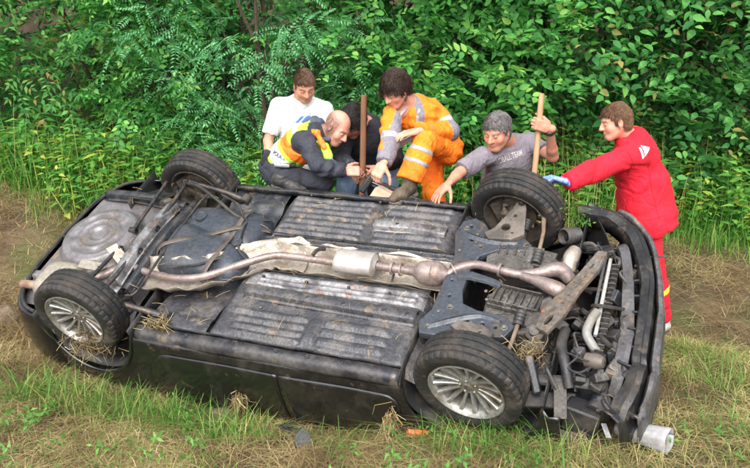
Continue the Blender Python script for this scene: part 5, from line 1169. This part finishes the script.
p = gpt(418, 438); o = MB(); o.box((0, 0, 0), (.13, .04, .03), taper=(.9, .7)); o = o.build('side_reflector', M_orange, None, bevel=.004); o.location = p+np.array([0, -.02, .045]); o.rotation_euler = (R(35), 0, R(-8)); tag(o, 'small orange plastic reflector lying on the grass below the front wheel', 'reflector')
for i, (px, py, lab) in enumerate(((302, 449, 'torn black plastic shard standing in the mown grass'), (291, 437, 'flat dark brown plastic fragment on the mown grass'))):
    p = gpt(px, py); rs = np.random.RandomState(i+3); k = 7; mb = MB(); pts = [(math.cos(a)*rs.uniform(.03, .065), math.sin(a)*rs.uniform(.025, .055)) for a in np.linspace(0, 6.28, k, endpoint=False)]
    mb.prism(pts, -.004, .004); o = mb.build('plastic_shard', M_plastic, None, bevel=.0015); o.location = p+np.array([0, 0, .06]); o.scale = (1.5, 1.5, 1.5); o.rotation_euler = (R(60-40*i), R(20), R(30*i)); tag(o, lab, 'debris')
p = gpt(570, 446); mb = MB(); mb.box((0, 0, 0), (.24, .07, .05), (0, 5, 0)); mb.box((.09, .01, .03), (.05, .05, .03)); o = mb.build('broken_bracket', mat('brown_plastic', (.10, .075, .06), (.05, .04, .035), scale=9, rough=.8, bump=.4), None, bevel=.012); o.location = p+np.array([-.02, .04, .03]); o.rotation_euler = (R(10), 0, R(-20)); tag(o, 'muddy brown broken plastic bracket below the torn bumper', 'debris')

# ================================================================== vegetation
RS = np.random.RandomState(11)
def leafmat(name, cols, trans=.38, rough=.55, spec=.25, tone=(1, 1, 1)):
    m = bpy.data.materials.new(name); m.use_nodes = True; n = m.node_tree.nodes; L = m.node_tree.links; b = n['Principled BSDF']
    g = n.new('ShaderNodeNewGeometry'); r = n.new('ShaderNodeValToRGB'); e = r.color_ramp.elements
    while len(e) < len(cols): e.new(.5)
    for i, (p, c) in enumerate(cols): e[i].position = p; e[i].color = (c[0]*tone[0], c[1]*tone[1], c[2]*tone[2], 1)
    tc = n.new('ShaderNodeTexCoord'); nz = n.new('ShaderNodeTexNoise'); inp(nz, 'Scale', 2.6); inp(nz, 'Detail', 2); L.new(tc.outputs['Object'], nz.inputs['Vector'])
    ma = n.new('ShaderNodeMath'); ma.operation = 'MULTIPLY_ADD'; inp(ma, 1, 1.5); inp(ma, 2, -.75); L.new(nz.outputs['Fac'], ma.inputs[0]); ad = n.new('ShaderNodeMath'); ad.operation = 'ADD'; ad.use_clamp = True; L.new(ma.outputs[0], ad.inputs[0]); L.new(g.outputs['Random Per Island'], ad.inputs[1]); L.new(ad.outputs[0], r.inputs[0])
    L.new(r.outputs[0], b.inputs['Base Color']); inp(b, 'Roughness', rough); inp(b, 'Specular IOR Level', spec)
    if trans:
        t = n.new('ShaderNodeBsdfTranslucent'); hv = n.new('ShaderNodeHueSaturation'); inp(hv, 'Value', 1.5); inp(hv, 'Saturation', 1.1); L.new(r.outputs[0], hv.inputs['Color']); L.new(hv.outputs[0], t.inputs[0])
        x = n.new('ShaderNodeMixShader'); inp(x, 0, trans); L.new(b.outputs[0], x.inputs[1]); L.new(t.outputs[0], x.inputs[2]); L.new(x.outputs[0], n['Material Output'].inputs[0])
    return m
M_bark = mat('bark', (.075, .052, .035), (.045, .032, .024), scale=12, rough=.95, bump=.8, bscale=30)
def leaf(L=1.0, w=.4, fold=.10, droop=.12):
    "6-vertex leaf along +x, normal +z, as 4 triangles sharing vertices"
    if w < .5:
        V = np.array([(0, 0, 0), (.38*L, w*L/2, fold*w*L), (.38*L, -w*L/2, fold*w*L), (.45*L, 0, -.01*L), (L, 0, -droop*L)]); F = np.array([(0, 3, 1), (0, 2, 3), (1, 3, 4), (3, 2, 4)]); return V, F
    h = w*L/2; V = np.array([(0, 0, 0), (.16*L, h*.66, fold*h), (.42*L, h, fold*h*1.6), (.72*L, h*.66, fold*h-.4*droop*L), (L, 0, -droop*L), (.72*L, -h*.66, fold*h-.4*droop*L), (.42*L, -h, fold*h*1.6), (.16*L, -h*.66, fold*h), (.45*L, 0, -.02*L)])
    return V, np.array([(i, 8, (i+1) % 8) for i in range(8)])[:, ::-1]
def place(V, R_, t): return V @ R_.T+t
def dirframe(d, up):
    d = nrm(d); u = np.array(up, float); u = u-d*(u @ d); u = nrm(u); s = np.cross(u, d); return np.stack([d, s, u], 1)
def sprig(kind, rs):
    "leafy twig along +x, about 0.35 m; returns V,F"
    Vs, Fs = [], []; n = 0
    def add(V, F):
        nonlocal n; Vs.append(V); Fs.append(F+n); n += len(V)
    def twig(a, b, r):
        d, s, u = frame(np.array(b)-np.array(a)); V = np.array([a+s*r, a-s*r*.5+u*r, a-s*r*.5-u*r, b]); add(V, np.array([(0, 1, 3), (1, 2, 3), (2, 0, 3)]))
    def pinnate(base, d, up, Lr, npair, ll, w, term=True, arch=.25):
        M = dirframe(d, up); tw = lambda t: np.array([t*Lr, 0, -arch*Lr*t*t]); pb = base+M @ tw(0)
        twig(base, base+M @ tw(1), .0022)
        for i in range(npair):
            t = .18+.8*i/max(npair-1, 1); p = base+M @ tw(t); sc = ll*(1-.25*abs(t-.5))*rs.uniform(.85, 1.12)
            for s in (-1, 1):
                ld = M @ np.array([.35+rs.normal(0, .08), s, -.18-.5*arch*t+rs.normal(0, .08)]); V, F = leaf(sc, w); add(place(V, dirframe(ld, M[:, 2]+rs.normal(0, .15, 3)), p), F)
        if term: V, F = leaf(ll, w); add(place(V, dirframe(M @ np.array([1, 0, -2*arch]), M[:, 2]), base+M @ tw(1)), F)
    twig(np.zeros(3), np.array([.30, 0, -.02]), .004)
    if kind == 'robinia':
        for i in range(5):
            t = .04+.26*i/4; s = 1 if i % 2 else -1; pinnate(np.array([t, 0, -.02*t]), (.5, s*.9, .15+rs.normal(0, .1)) if i < 4 else (1, 0, 0), (0, 0, 1), rs.uniform(.17, .24), 8, .040, .46, arch=.45)
    elif kind == 'elder':
        for i in range(4):
            t = .05+.25*i/3; s = 1 if i % 2 else -1; pinnate(np.array([t, 0, -.02*t]), (.6, s*.8, .25+rs.normal(0, .15)) if i < 3 else (1, 0, .1), (0, 0, 1), rs.uniform(.13, .18), 3, rs.uniform(.085, .11), .40, arch=.25)
    elif kind == 'ovate':
        for i in range(11):
            t = .02+.28*i/10; s = 1 if i % 2 else -1; V, F = leaf(rs.uniform(.055, .085), .58); ld = np.array([.45, s*rs.uniform(.5, 1), rs.uniform(-.35, .45)])
            add(place(V, dirframe(ld, (rs.normal(0, .3), rs.normal(0, .3), 1)), np.array([t, 0, -.02*t])), F)
    elif kind == 'broad':
        for i in range(6):
            t = .02+.28*i/5; s = 1 if i % 2 else -1; V, F = leaf(rs.uniform(.07, .115), .56, .12, .18); ld = np.array([.5, s*rs.uniform(.4, 1), rs.uniform(-.35, .25)])
            add(place(V, dirframe(ld, (rs.normal(0, .25), rs.normal(0, .25), 1)), np.array([t, 0, -.02*t])), F)
    elif kind == 'weed':
        for i in range(9):
            t = .02+.28*i/8; a = i*2.4; V, F = leaf(rs.uniform(.05, .085)*(1.15-t*1.6), .42, .1, .2); ld = np.array([.25, math.cos(a), math.sin(a)]); add(place(V, dirframe(ld, (1, 0, 0)), np.array([t, 0, 0])), F)
    return np.concatenate(Vs), np.concatenate(Fs)
SPR = {k: [sprig(k, np.random.RandomState(50+i)) for i in range(5)] for k in ('robinia', 'elder', 'ovate', 'broad', 'weed')}
def scatter(kind, pos, dirs, ups, scale):
    "concatenate transformed sprigs"
    Vs, Fs = [], []; n = 0; which = RS.randint(0, 5, len(pos))
    for w in range(5):
        idx = np.where(which == w)[0]
        if not len(idx): continue
        V, F = SPR[kind][w]; d = dirs[idx]/np.linalg.norm(dirs[idx], axis=1)[:, None]; u = ups[idx]; u = u-d*(u*d).sum(1)[:, None]; u /= np.linalg.norm(u, axis=1)[:, None]+1e-9; s = np.cross(u, d)
        M = np.stack([d, s, u], 2)*scale[idx][:, None, None]
        W_ = np.einsum('nij,vj->nvi', M, V)+pos[idx][:, None, :]
        Vs.append(W_.reshape(-1, 3)); Fs.append((F[None]+(np.arange(len(idx))*len(V))[:, None, None]).reshape(-1, 3)+n); n += len(idx)*len(V)
    return np.concatenate(Vs), np.concatenate(Fs)
def crown_points(clumps, per, rs, face=-.2):
    P, D, U = [], [], []
    for c, r in clumps:
        m = max(4, int(per*(r[0]*r[2])/.09)); v = rs.normal(0, 1, (m*2, 3)); v /= np.linalg.norm(v, axis=1)[:, None]; v = v[(v[:, 2] > -.75)][:m]
        rad = rs.uniform(.55, 1.0, len(v))**.5; P.append(c+v*r*rad[:, None]); d = v+rs.normal(0, .35, v.shape)+np.array([0, -.15, .1]); d[:, 2] -= .25; D.append(d); u = np.tile([0., -.35, 1.0], (len(v), 1))+v*.6+rs.normal(0, .25, v.shape); U.append(u)
    return np.concatenate(P), np.concatenate(D), np.concatenate(U)
def shrub(name, label, cat, x, y, H, W_, kind, m, seed, per=8, scale=1.0, low=.15, depth=.9, ncl=26, group=None, stems=5, trunk=.035, mix=None):
    rs = np.random.RandomState(seed); g = gz(x, y); root = empty(name, (x, y, g)); tag(root, label, cat, group)
    cl = []
    for i in range(ncl):
        z = low+(H-low)*((i+.5)/ncl)**.92; a = rs.uniform(-1, 1); wz = W_*(1.0 if z < H*.7 else 1-.5*(z-H*.7)/(H*.3)); c = np.array([a*wz, rs.uniform(-1, .45)*depth, z])
        r = rs.uniform(.26, .48); cl.append((c, np.array([r*1.1, r*.9, r*.75])))
    P, D, U = crown_points(cl, per, rs); V, F = scatter(kind, P, D, U, rs.uniform(.7, 1.25, len(P))*scale)
    if mix:   # a second species grown through it
        c2 = [cl[i] for i in rs.choice(ncl, ncl//3, replace=False)]; P, D, U = crown_points([(c+np.array([0, -.12, 0]), r) for c, r in c2], {'elder': 6, 'robinia': 6, 'ovate': 12, 'broad': 8}[mix], rs); V2, F2 = scatter(mix, P, D, U, rs.uniform(.6, 1.1, len(P))); F = np.concatenate([F, F2+len(V)]); V = np.concatenate([V, V2])
    # clump-to-clump tone comes from the per-leaf colour only
    link('crown', npmesh('crown', V, F, True), m, root)
    mb = MB()
    for i in range(stems):
        a = rs.uniform(-.2, .2, 2); tipc = cl[rs.randint(ncl//2, ncl)][0]; md = tipc*np.array([.45, .45, .5])+np.array([rs.normal(0, .08), rs.normal(0, .08), 0])
        mb.tube([(a[0], a[1], -.1), md*.5+np.array([a[0]*.5, a[1]*.5, .1]), md, tipc], [trunk, trunk*.8, trunk*.6, trunk*.2], n=7, smooth=4)
    for c, r in cl[::2]:
        s0 = np.array([c[0]*.4, c[1]*.4, c[2]*.6]); mb.tube([s0, (s0+c)/2+rs.normal(0, .05, 3), c], [trunk*.4, trunk*.3, .004], n=5, smooth=3)
    mb.build('trunk', M_bark, root)
    return root
LM_elder = leafmat('elder_leaf', [(0, (0.035, 0.14, 0.03)), (0.5, (0.07, 0.25, 0.05)), (0.85, (0.12, 0.36, 0.075)), (.985, (.25, .42, .09)), (1, (.30, .25, .08))], tone=(1.05, 1.0, 1.12))
LM_rob = leafmat('robinia_leaf', [(0, (0.06, 0.22, 0.075)), (0.6, (0.11, 0.34, 0.125)), (1, (0.2, 0.46, 0.18))], tone=(1.05, 1.0, 1.12))
LM_ov = leafmat('ovate_leaf', [(0, (0.032, 0.14, 0.03)), (0.5, (0.065, 0.25, 0.05)), (0.85, (0.13, 0.38, 0.07)), (1, (0.24, 0.45, 0.09))], tone=(1.05, 1.0, 1.12))
LM_br = leafmat('broad_leaf', [(0, (0.03, 0.14, 0.035)), (0.5, (0.06, 0.23, 0.05)), (0.85, (0.11, 0.34, 0.065)), (.988, (.19, .43, .08)), (1, (.26, .24, .07))], tone=(1.05, 1.0, 1.12))
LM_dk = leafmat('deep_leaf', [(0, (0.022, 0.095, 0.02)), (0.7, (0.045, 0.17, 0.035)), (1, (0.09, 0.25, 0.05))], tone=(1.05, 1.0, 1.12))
LM_yel = leafmat('yellowing_leaf', [(0, (.10, .20, .03)), (.6, (.20, .32, .04)), (1, (.36, .40, .06))])
fr = [('elder_bush', 'elder bush with pointed mid-green leaflets beyond the straw heap', -4.5, 9.0, 3.6, 1.0, 'elder', LM_elder, .95),
      ('elder_bush', 'dense elder bush behind the rear end of the car', -3.0, 9.2, 3.8, 1.0, 'elder', LM_elder, 1.0),
      ('elder_bush', 'lower elder bush with paler leaves behind the far rear wheel', -1.9, 8.7, 2.6, .75, 'elder', LM_ov, .85),
      ('robinia_tree', 'young robinia with feathery blue-green leaves behind the white shirt', -1.05, 8.25, 3.4, .95, 'robinia', LM_rob, 1.0),
      ('leafy_bush', 'small-leaved dark green bush behind the upright rusty pole', .15, 8.8, 3.4, .95, 'ovate', LM_ov, 1.05),
      ('leafy_bush', 'bright small-leaved bush between the orange jacket and the grey shirt', 1.05, 8.5, 2.7, .75, 'ovate', LM_ov, 1.2),
      ('broadleaf_bush', 'broad-leaved bush with large oval leaves above the shovel handle', 1.95, 8.7, 3.6, .95, 'broad', LM_br, 1.0),
      ('broadleaf_bush', 'broad-leaved bush with large glossy leaves behind the red jacket', 3.2, 8.6, 3.8, 1.0, 'broad', LM_br, .95),
      ('leafy_bush', 'dark small-leaved bush at the edge of the dug earth', 4.3, 8.3, 3.2, 1.0, 'ovate', LM_dk, 1.3)]
BROAD = []
for i, (nm, lab, x, y, H, w, k, m, sc) in enumerate(fr):
    rt_ = shrub(nm, lab, 'bush' if 'bush' in nm else 'tree', x, y, H, w, k, m, 100+i, per={'elder': 7, 'robinia': 7.5, 'ovate': 17, 'broad': 19}[k], scale=sc, ncl=44, low=.2, mix={'elder': 'ovate', 'robinia': None, 'ovate': 'elder', 'broad': 'elder' if i == 7 else 'ovate'}[k])
    if k == 'broad': BROAD.append(rt_)
shrub('robinia_tree', 'yellow-green feathery robinia hanging above the red jacket', 'tree', 4.05, 7.9, 3.1, .55, 'robinia', LM_yel, 300, per=6, low=2.05, ncl=14, depth=.5)
# trees of the wood behind, each with its own crown
for i, x in enumerate(np.linspace(-7.5, 7.5, 9)):
    lab = 'dark woodland tree rising behind the '+['dark bush past the straw heap', 'elder bush beyond the straw heap', 'dense elder bush', 'lower pale elder bush', 'dark bush behind the rusty pole', 'bright bush beside the orange jacket', 'broad-leaved bush above the shovel', 'broad-leaved bush behind the red jacket', 'dark bush at the dug earth'][i]
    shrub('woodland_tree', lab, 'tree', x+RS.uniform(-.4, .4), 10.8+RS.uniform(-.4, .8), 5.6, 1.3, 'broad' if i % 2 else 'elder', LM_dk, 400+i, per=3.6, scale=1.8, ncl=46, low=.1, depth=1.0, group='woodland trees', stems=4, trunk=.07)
for i, (x, y) in enumerate(((-6.3, 8.8), (6.0, 8.4))):
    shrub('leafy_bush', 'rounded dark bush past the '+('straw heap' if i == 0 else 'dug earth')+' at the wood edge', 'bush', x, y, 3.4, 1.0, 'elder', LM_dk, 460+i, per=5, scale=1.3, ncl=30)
# the largest leaves of the broad-leaved bushes, one by one
lv, lf = leaf(1.0, .62, .12, .18); LMESH = npmesh('leaf', lv, lf); LMESH.materials.append(LM_br)
for bi, (bx_, by_) in ((0, (1.95, 8.7)), (1, (3.2, 8.6))):
    rt = BROAD[bi]; rs = np.random.RandomState(70+bi)
    for i in range(130):
        p = np.array([rs.uniform(-1.0, 1.0), -rs.uniform(.75, 1.25), rs.uniform(.75, 2.6)]); d = nrm((rs.normal(0, .8), -.5, rs.uniform(-.7, .3)))
        M = dirframe(d, (rs.normal(0, .3), -.5, 1))*rs.uniform(.09, .135); o = bpy.data.objects.new('leaf', LMESH); COL.objects.link(o); o.parent = rt
        o.matrix_local = Matrix.Translation(p) @ Matrix(M.tolist()).to_4x4()

# ---- undergrowth strip: weeds and tall grass
def blades(P, h, w, lean, m, name, label, seg=3, flatness=0.0, jit=.35, cat=None):
    "P (n,3) roots; curved tapered strips"
    n = len(P); rs = RS; az = rs.uniform(0, 2*math.pi, n); d = np.stack([np.cos(az), np.sin(az), 0*az], 1); sdv = np.stack([-np.sin(az), np.cos(az), 0*az], 1)
    h = h*rs.uniform(1-jit, 1+jit, n); ln = lean*rs.uniform(.3, 1.4, n); V = np.zeros((n, 2*seg+1, 3))
    for s in range(seg+1):
        t = s/seg; up = h*(t-flatness*t*t*.8)*(1-.35*ln*t); out = h*ln*t**1.6
        c = P+d*out[:, None]+np.array([0, 0, 1])*up[:, None]
        ww = w*(1-t**1.5)
        if s < seg: V[:, 2*s] = c-sdv*(ww/2); V[:, 2*s+1] = c+sdv*(ww/2)
        else: V[:, 2*seg] = c
    F = []
    for s in range(seg-1): F += [(2*s, 2*s+1, 2*s+3), (2*s, 2*s+3, 2*s+2)]
    F.append((2*seg-2, 2*seg-1, 2*seg)); F = np.array(F)
    o = link(name, npmesh(name, V.reshape(-1, 3), (F[None]+(np.arange(n)*(2*seg+1))[:, None, None]).reshape(-1, 3)), m); tag(o, label, cat, kind='stuff'); return o
def ground_pts(n, x0, x1, y0, y1, w=None):
    out = []
    while sum(len(o) for o in out) < n:
        x = RS.uniform(x0, x1, n); y = RS.uniform(y0, y1, n)
        c = (np.stack([x, y, np.zeros(n)], 1)-CTW)
        # keep off the car's footprint (car frame at ground level)
        z = zg(x, y); q = np.stack([x-CTW[0], y-CTW[1], z-CTW[2]], 1) @ CRW
        ok = ~((q[:, 0] > -3.4) & (q[:, 0] < .80) & (np.abs(q[:, 1]) < .80) )
        if w is not None: ok &= RS.rand(n) < w(x, y)
        out.append(np.stack([x, y, z], 1)[ok])
    return np.concatenate(out)[:n]
nv = lambda x, y, s, o=0: vnoise(np.stack([x, y, 0*x+o], 1), s, 2)
edge = lambda x: 7.15+.28*np.sin(x*1.1+.5)+.5*sstep(-1, -4, x)*.6-.15*sstep(1, 3.5, x)
GM = leafmat('grass_blade', [(0, (.045, .13, .018)), (.5, (.085, .22, .03)), (.85, (.17, .30, .05)), (1, (.32, .34, .10))], trans=.3)
GMl = leafmat('lush_grass', [(0, (.05, .15, .02)), (.5, (.10, .24, .04)), (.8, (.20, .33, .07)), (1, (.40, .36, .13))], trans=.3)
HM_ = leafmat('hay', [(0, (0.12, 0.083, 0.042)), (0.4, (0.22, 0.16, 0.075)), (0.8, (0.34, 0.26, 0.12)), (1, (0.5, 0.42, 0.22))], trans=.15, rough=.7)
WM = leafmat('weed_leaf', [(0, (0.06, 0.2, 0.035)), (0.5, (0.11, 0.31, 0.055)), (0.85, (0.2, 0.4, 0.07)), (1, (0.42, 0.42, 0.08))])
P = ground_pts(26000, -6, 6, 5.9, 9.2, lambda x, y: sstep(-.35, .25, y-edge(x)+.35*nv(x, y, 1.3))*(1-.35*sstep(8, 9, y)))
blades(P, .26, .008, .8, GM, 'tall_grass', 'green grass growing between the car and the bushes', seg=2, cat='grass')
P = ground_pts(4300, -6, 6, 6.9, 9.0, lambda x, y: sstep(-.1, .5, y-edge(x)+.3*nv(x, y, 1.1, 5)))
up = np.tile([0., 0, 1.], (len(P), 1))+RS.normal(0, .22, (len(P), 3)); V, F = scatter('weed', P, up, RS.normal(0, 1, (len(P), 3)), RS.uniform(.9, 2.3, len(P)))
tag(link('weeds', npmesh('weeds', V, F), WM), 'mixed green and yellowing weeds at the foot of the bushes', 'weeds', kind='stuff')
P = ground_pts(900, -6, 6, 7.2, 8.6, lambda x, y: .3+.7*sstep(.9, 1.6, x)*(1-sstep(2.2, 3, x)))
blades(P, .75, .006, .35, leafmat('dry_stem', [(0, (.20, .22, .06)), (.6, (.34, .30, .10)), (1, (.50, .40, .16))], trans=.1), 'seed_grass', 'tall pale grass stems gone to seed among the weeds', cat='grass')
# ---- mown hay
dry = lambda x, y: (1-.30*sstep(1.4, 2.4, x))*(1-sstep(-.3, .35, y-edge(x)+.3*nv(x, y, 1.2)))*np.clip(.62+.9*nv(x, y, 1.5, 2)+.3*nv(x, y, 5, 4), .04, 1)
P = ground_pts(52000, -4.6, 4.6, 2.6, 7.6, dry); P[:, 2] += RS.uniform(-.004, .022, len(P))
blades(P, .15, .0042, 2.6, HM_, 'mown_hay', 'dry mown hay strewn over the earth', flatness=1.0, seg=2, jit=.6, cat='hay')
P = ground_pts(15000, -3.6, 3.6, 2.6, 5.2, lambda x, y: np.clip(.35+1.0*nv(x, y, 1.1, 31), .03, 1)); P[:, 2] += RS.uniform(0, .015, len(P))
blades(P, .13, .005, 1.7, leafmat('flattened_grass', [(0, (.10, .17, .04)), (.35, (.20, .25, .07)), (.7, (.36, .32, .12)), (1, (.50, .43, .20))], trans=.2), 'flattened_grass', 'flattened yellow-green grass trodden down in front of the car', flatness=.8, jit=.6, cat='grass')
P = ground_pts(15000, -3.4, 3.4, 2.6, 4.9, lambda x, y: np.clip(.5+1.1*nv(x, y, 1.8, 7), .02, 1)); P[:, 2] += RS.uniform(0, .03, len(P))
blades(P, .12, .004, 1.6, HM_, 'mown_hay', 'thicker dry hay on the verge in front of the car', flatness=.6, jit=.6, cat='hay')
P = ground_pts(15000, -5.0, -1.7, 5.2, 7.9, lambda x, y: np.clip(.55+.9*nv(x, y, 1.5, 9), .08, 1)*(1-sstep(.0, .5, y-edge(x)))); P[:, 2] += RS.uniform(0, .05, len(P))
blades(P, .14, .0045, 1.8, HM_, 'hay_heap', 'straw heap raked up beyond the rear of the car', flatness=.7, seg=2, jit=.6, cat='hay')
# ---- green regrowth in front
P = ground_pts(9500, -3.4, 3.4, 2.6, 5.4, lambda x, y: np.clip(.15+1.3*nv(x, y, 1.4, 12), .0, 1)**1.2)
blades(P, .085, .0055, .7, GMl, 'short_grass', 'short green regrowth among the hay in front of the car', cat='grass')
tufts = [(-2.15, 4.86, .22), (-1.95, 4.80, .20), (-1.7, 4.72, .20), (-1.45, 4.66, .23), (-1.25, 4.60, .15), (-.95, 4.45, .22), (-.80, 4.42, .20), (-.2, 4.22, .12), (.35, 3.98, .15), (.5, 3.90, .16), (.75, 3.80, .16), (.95, 3.66, .14), (-2.35, 4.9, .16), (1.95, 4.0, .1), (2.2, 4.6, .1)]
Q = []
for x, y, h_ in tufts:
    k = int(130*h_/.2); q = np.stack([x+RS.normal(0, .11, k), y+RS.normal(0, .07, k), np.zeros(k)], 1); q[:, 2] = zg(q[:, 0], q[:, 1]); Q.append(q)
blades(np.concatenate(Q), .19, .006, 1.25, GMl, 'grass_tufts', 'bright green grass tufts along the sill of the car', cat='grass', jit=.75)
P = ground_pts(420, -3.2, 3.0, 2.8, 4.9, lambda x, y: np.clip(.2+1.2*nv(x, y, 1.6, 22), .02, 1))
d = np.stack([RS.normal(0, 1, len(P)), RS.normal(0, 1, len(P)), np.full(len(P), .9)], 1); V, F = scatter('weed', P-np.array([0, 0, .01]), d, RS.normal(0, 1, (len(P), 3)), RS.uniform(.45, .95, len(P)))
tag(link('ground_weeds', npmesh('ground_weeds', V, F), leafmat('clover_leaf', [(0, (.06, .17, .03)), (.6, (.11, .27, .05)), (1, (.20, .38, .09))])), 'low broad-leaved weeds scattered in the hay in front of the car', 'weeds', kind='stuff')
# ---- straw caught on the car
def strands(name, label, centre, n, spread, L, drop_, m=HM_, kind=None, parent=None):
    rs = np.random.RandomState(int(abs(centre[0]*97+centre[1]*31)*10) % 9999); mb = MB()
    for i in range(n):
        p = np.array(centre)+rs.normal(0, 1, 3)*np.array(spread); d = nrm(rs.normal(0, 1, 3)+np.array([0, 0, -drop_])); e = p+d*L*rs.uniform(.5, 1.3); c = (p+e)/2+rs.normal(0, .02, 3)
        mb.tube([p, c, e], [.0022, .0022, .0012], n=3, caps=False)
    o = mb.build(name, m, parent); tag(o, label, 'straw' if parent is None else None, kind=kind); return o
cw = lambda *p: car2w(p)
strands('straw_clump', 'straw packed into the lower spokes of the rear wheel', cw(XR+.05, -.83, -.12), 150, (.09, .02, .04), .10, .6)
strands('straw_clump', 'straw caught on the sill beside the rear wheel', cw(-2.10, -.70, .03), 70, (.05, .03, .012), .09, .0)
strands('straw_clump', 'straw hanging below the muddy front wheel', cw(XF+.05, -.82, -.31), 140, (.12, .03, .02), .12, 1.5)
strands('straw_clump', 'straw caught on the strut beside the front wheel', cw(.24, -.45, .02), 60, (.04, .03, .015), .10, .2)
strands('root_clump', 'dangling clump of roots against the middle of the door', at(238, 398, 4.62), 110, (.012, .012, .03), .11, 2.2)
strands('root_clump', 'dangling clump of roots beside the front wheel arch', at(391, 420, 4.12), 110, (.015, .012, .04), .12, 2.2)
rs_ = np.random.RandomState(4); mb = MB()
for i in range(150):
    q = np.array([rs_.uniform(-3.2, .1), rs_.uniform(-.70, .66), .035]); d_ = nrm(np.array([rs_.normal(), rs_.normal(), .05])); L_ = rs_.uniform(.03, .11); mb.tube([car2w(q), car2w(q+d_*L_*.5+np.array([0, 0, .006])), car2w(q+d_*L_)], .0016, n=3, caps=False)
tag(mb.build('straw_bits', HM_), 'loose bits of straw strewn over the underside of the car', 'straw', kind='stuff')
P = np.array([cw(.30, .62, .02)]*14)+RS.normal(0, .025, (14, 3)); V, F = scatter('weed', P, np.tile([0., 0, 1], (14, 1))+RS.normal(0, .4, (14, 3)), RS.normal(0, 1, (14, 3)), RS.uniform(.35, .6, 14)); tag(link('torn_weed', npmesh('torn_weed', V, F), GMl), 'torn green weed stuck behind the front wheel', 'weed')
# clods of earth
for i, (px, py, r, lab) in enumerate(((225, 418, .06, 'clod of brown earth under the middle of the door'), (330, 425, .07, 'clod of brown earth under the front door'), (520, 437, .08, 'clod of brown earth and grass below the front wheel'), (575, 436, .05, 'small clod of earth by the broken bracket'), (8, 322, .12, 'lump of dug earth by the rear bumper'))):
    p = gpt(px, py); rs = np.random.RandomState(i); V, F = extract([el((0, 0, 0), (r*1.3, r, r*.7), None, .02), el((r*.8, r*.2, -.01), (r*.7, r*.6, r*.5), None, .02)], r/9, clothnoise(r*.25, 14, seed=i*3)); o = link('earth_clod', npmesh('clod', V, F), M_mud); o.location = p+np.array([0, .03, r*.2]); tag(o, lab, 'earth')
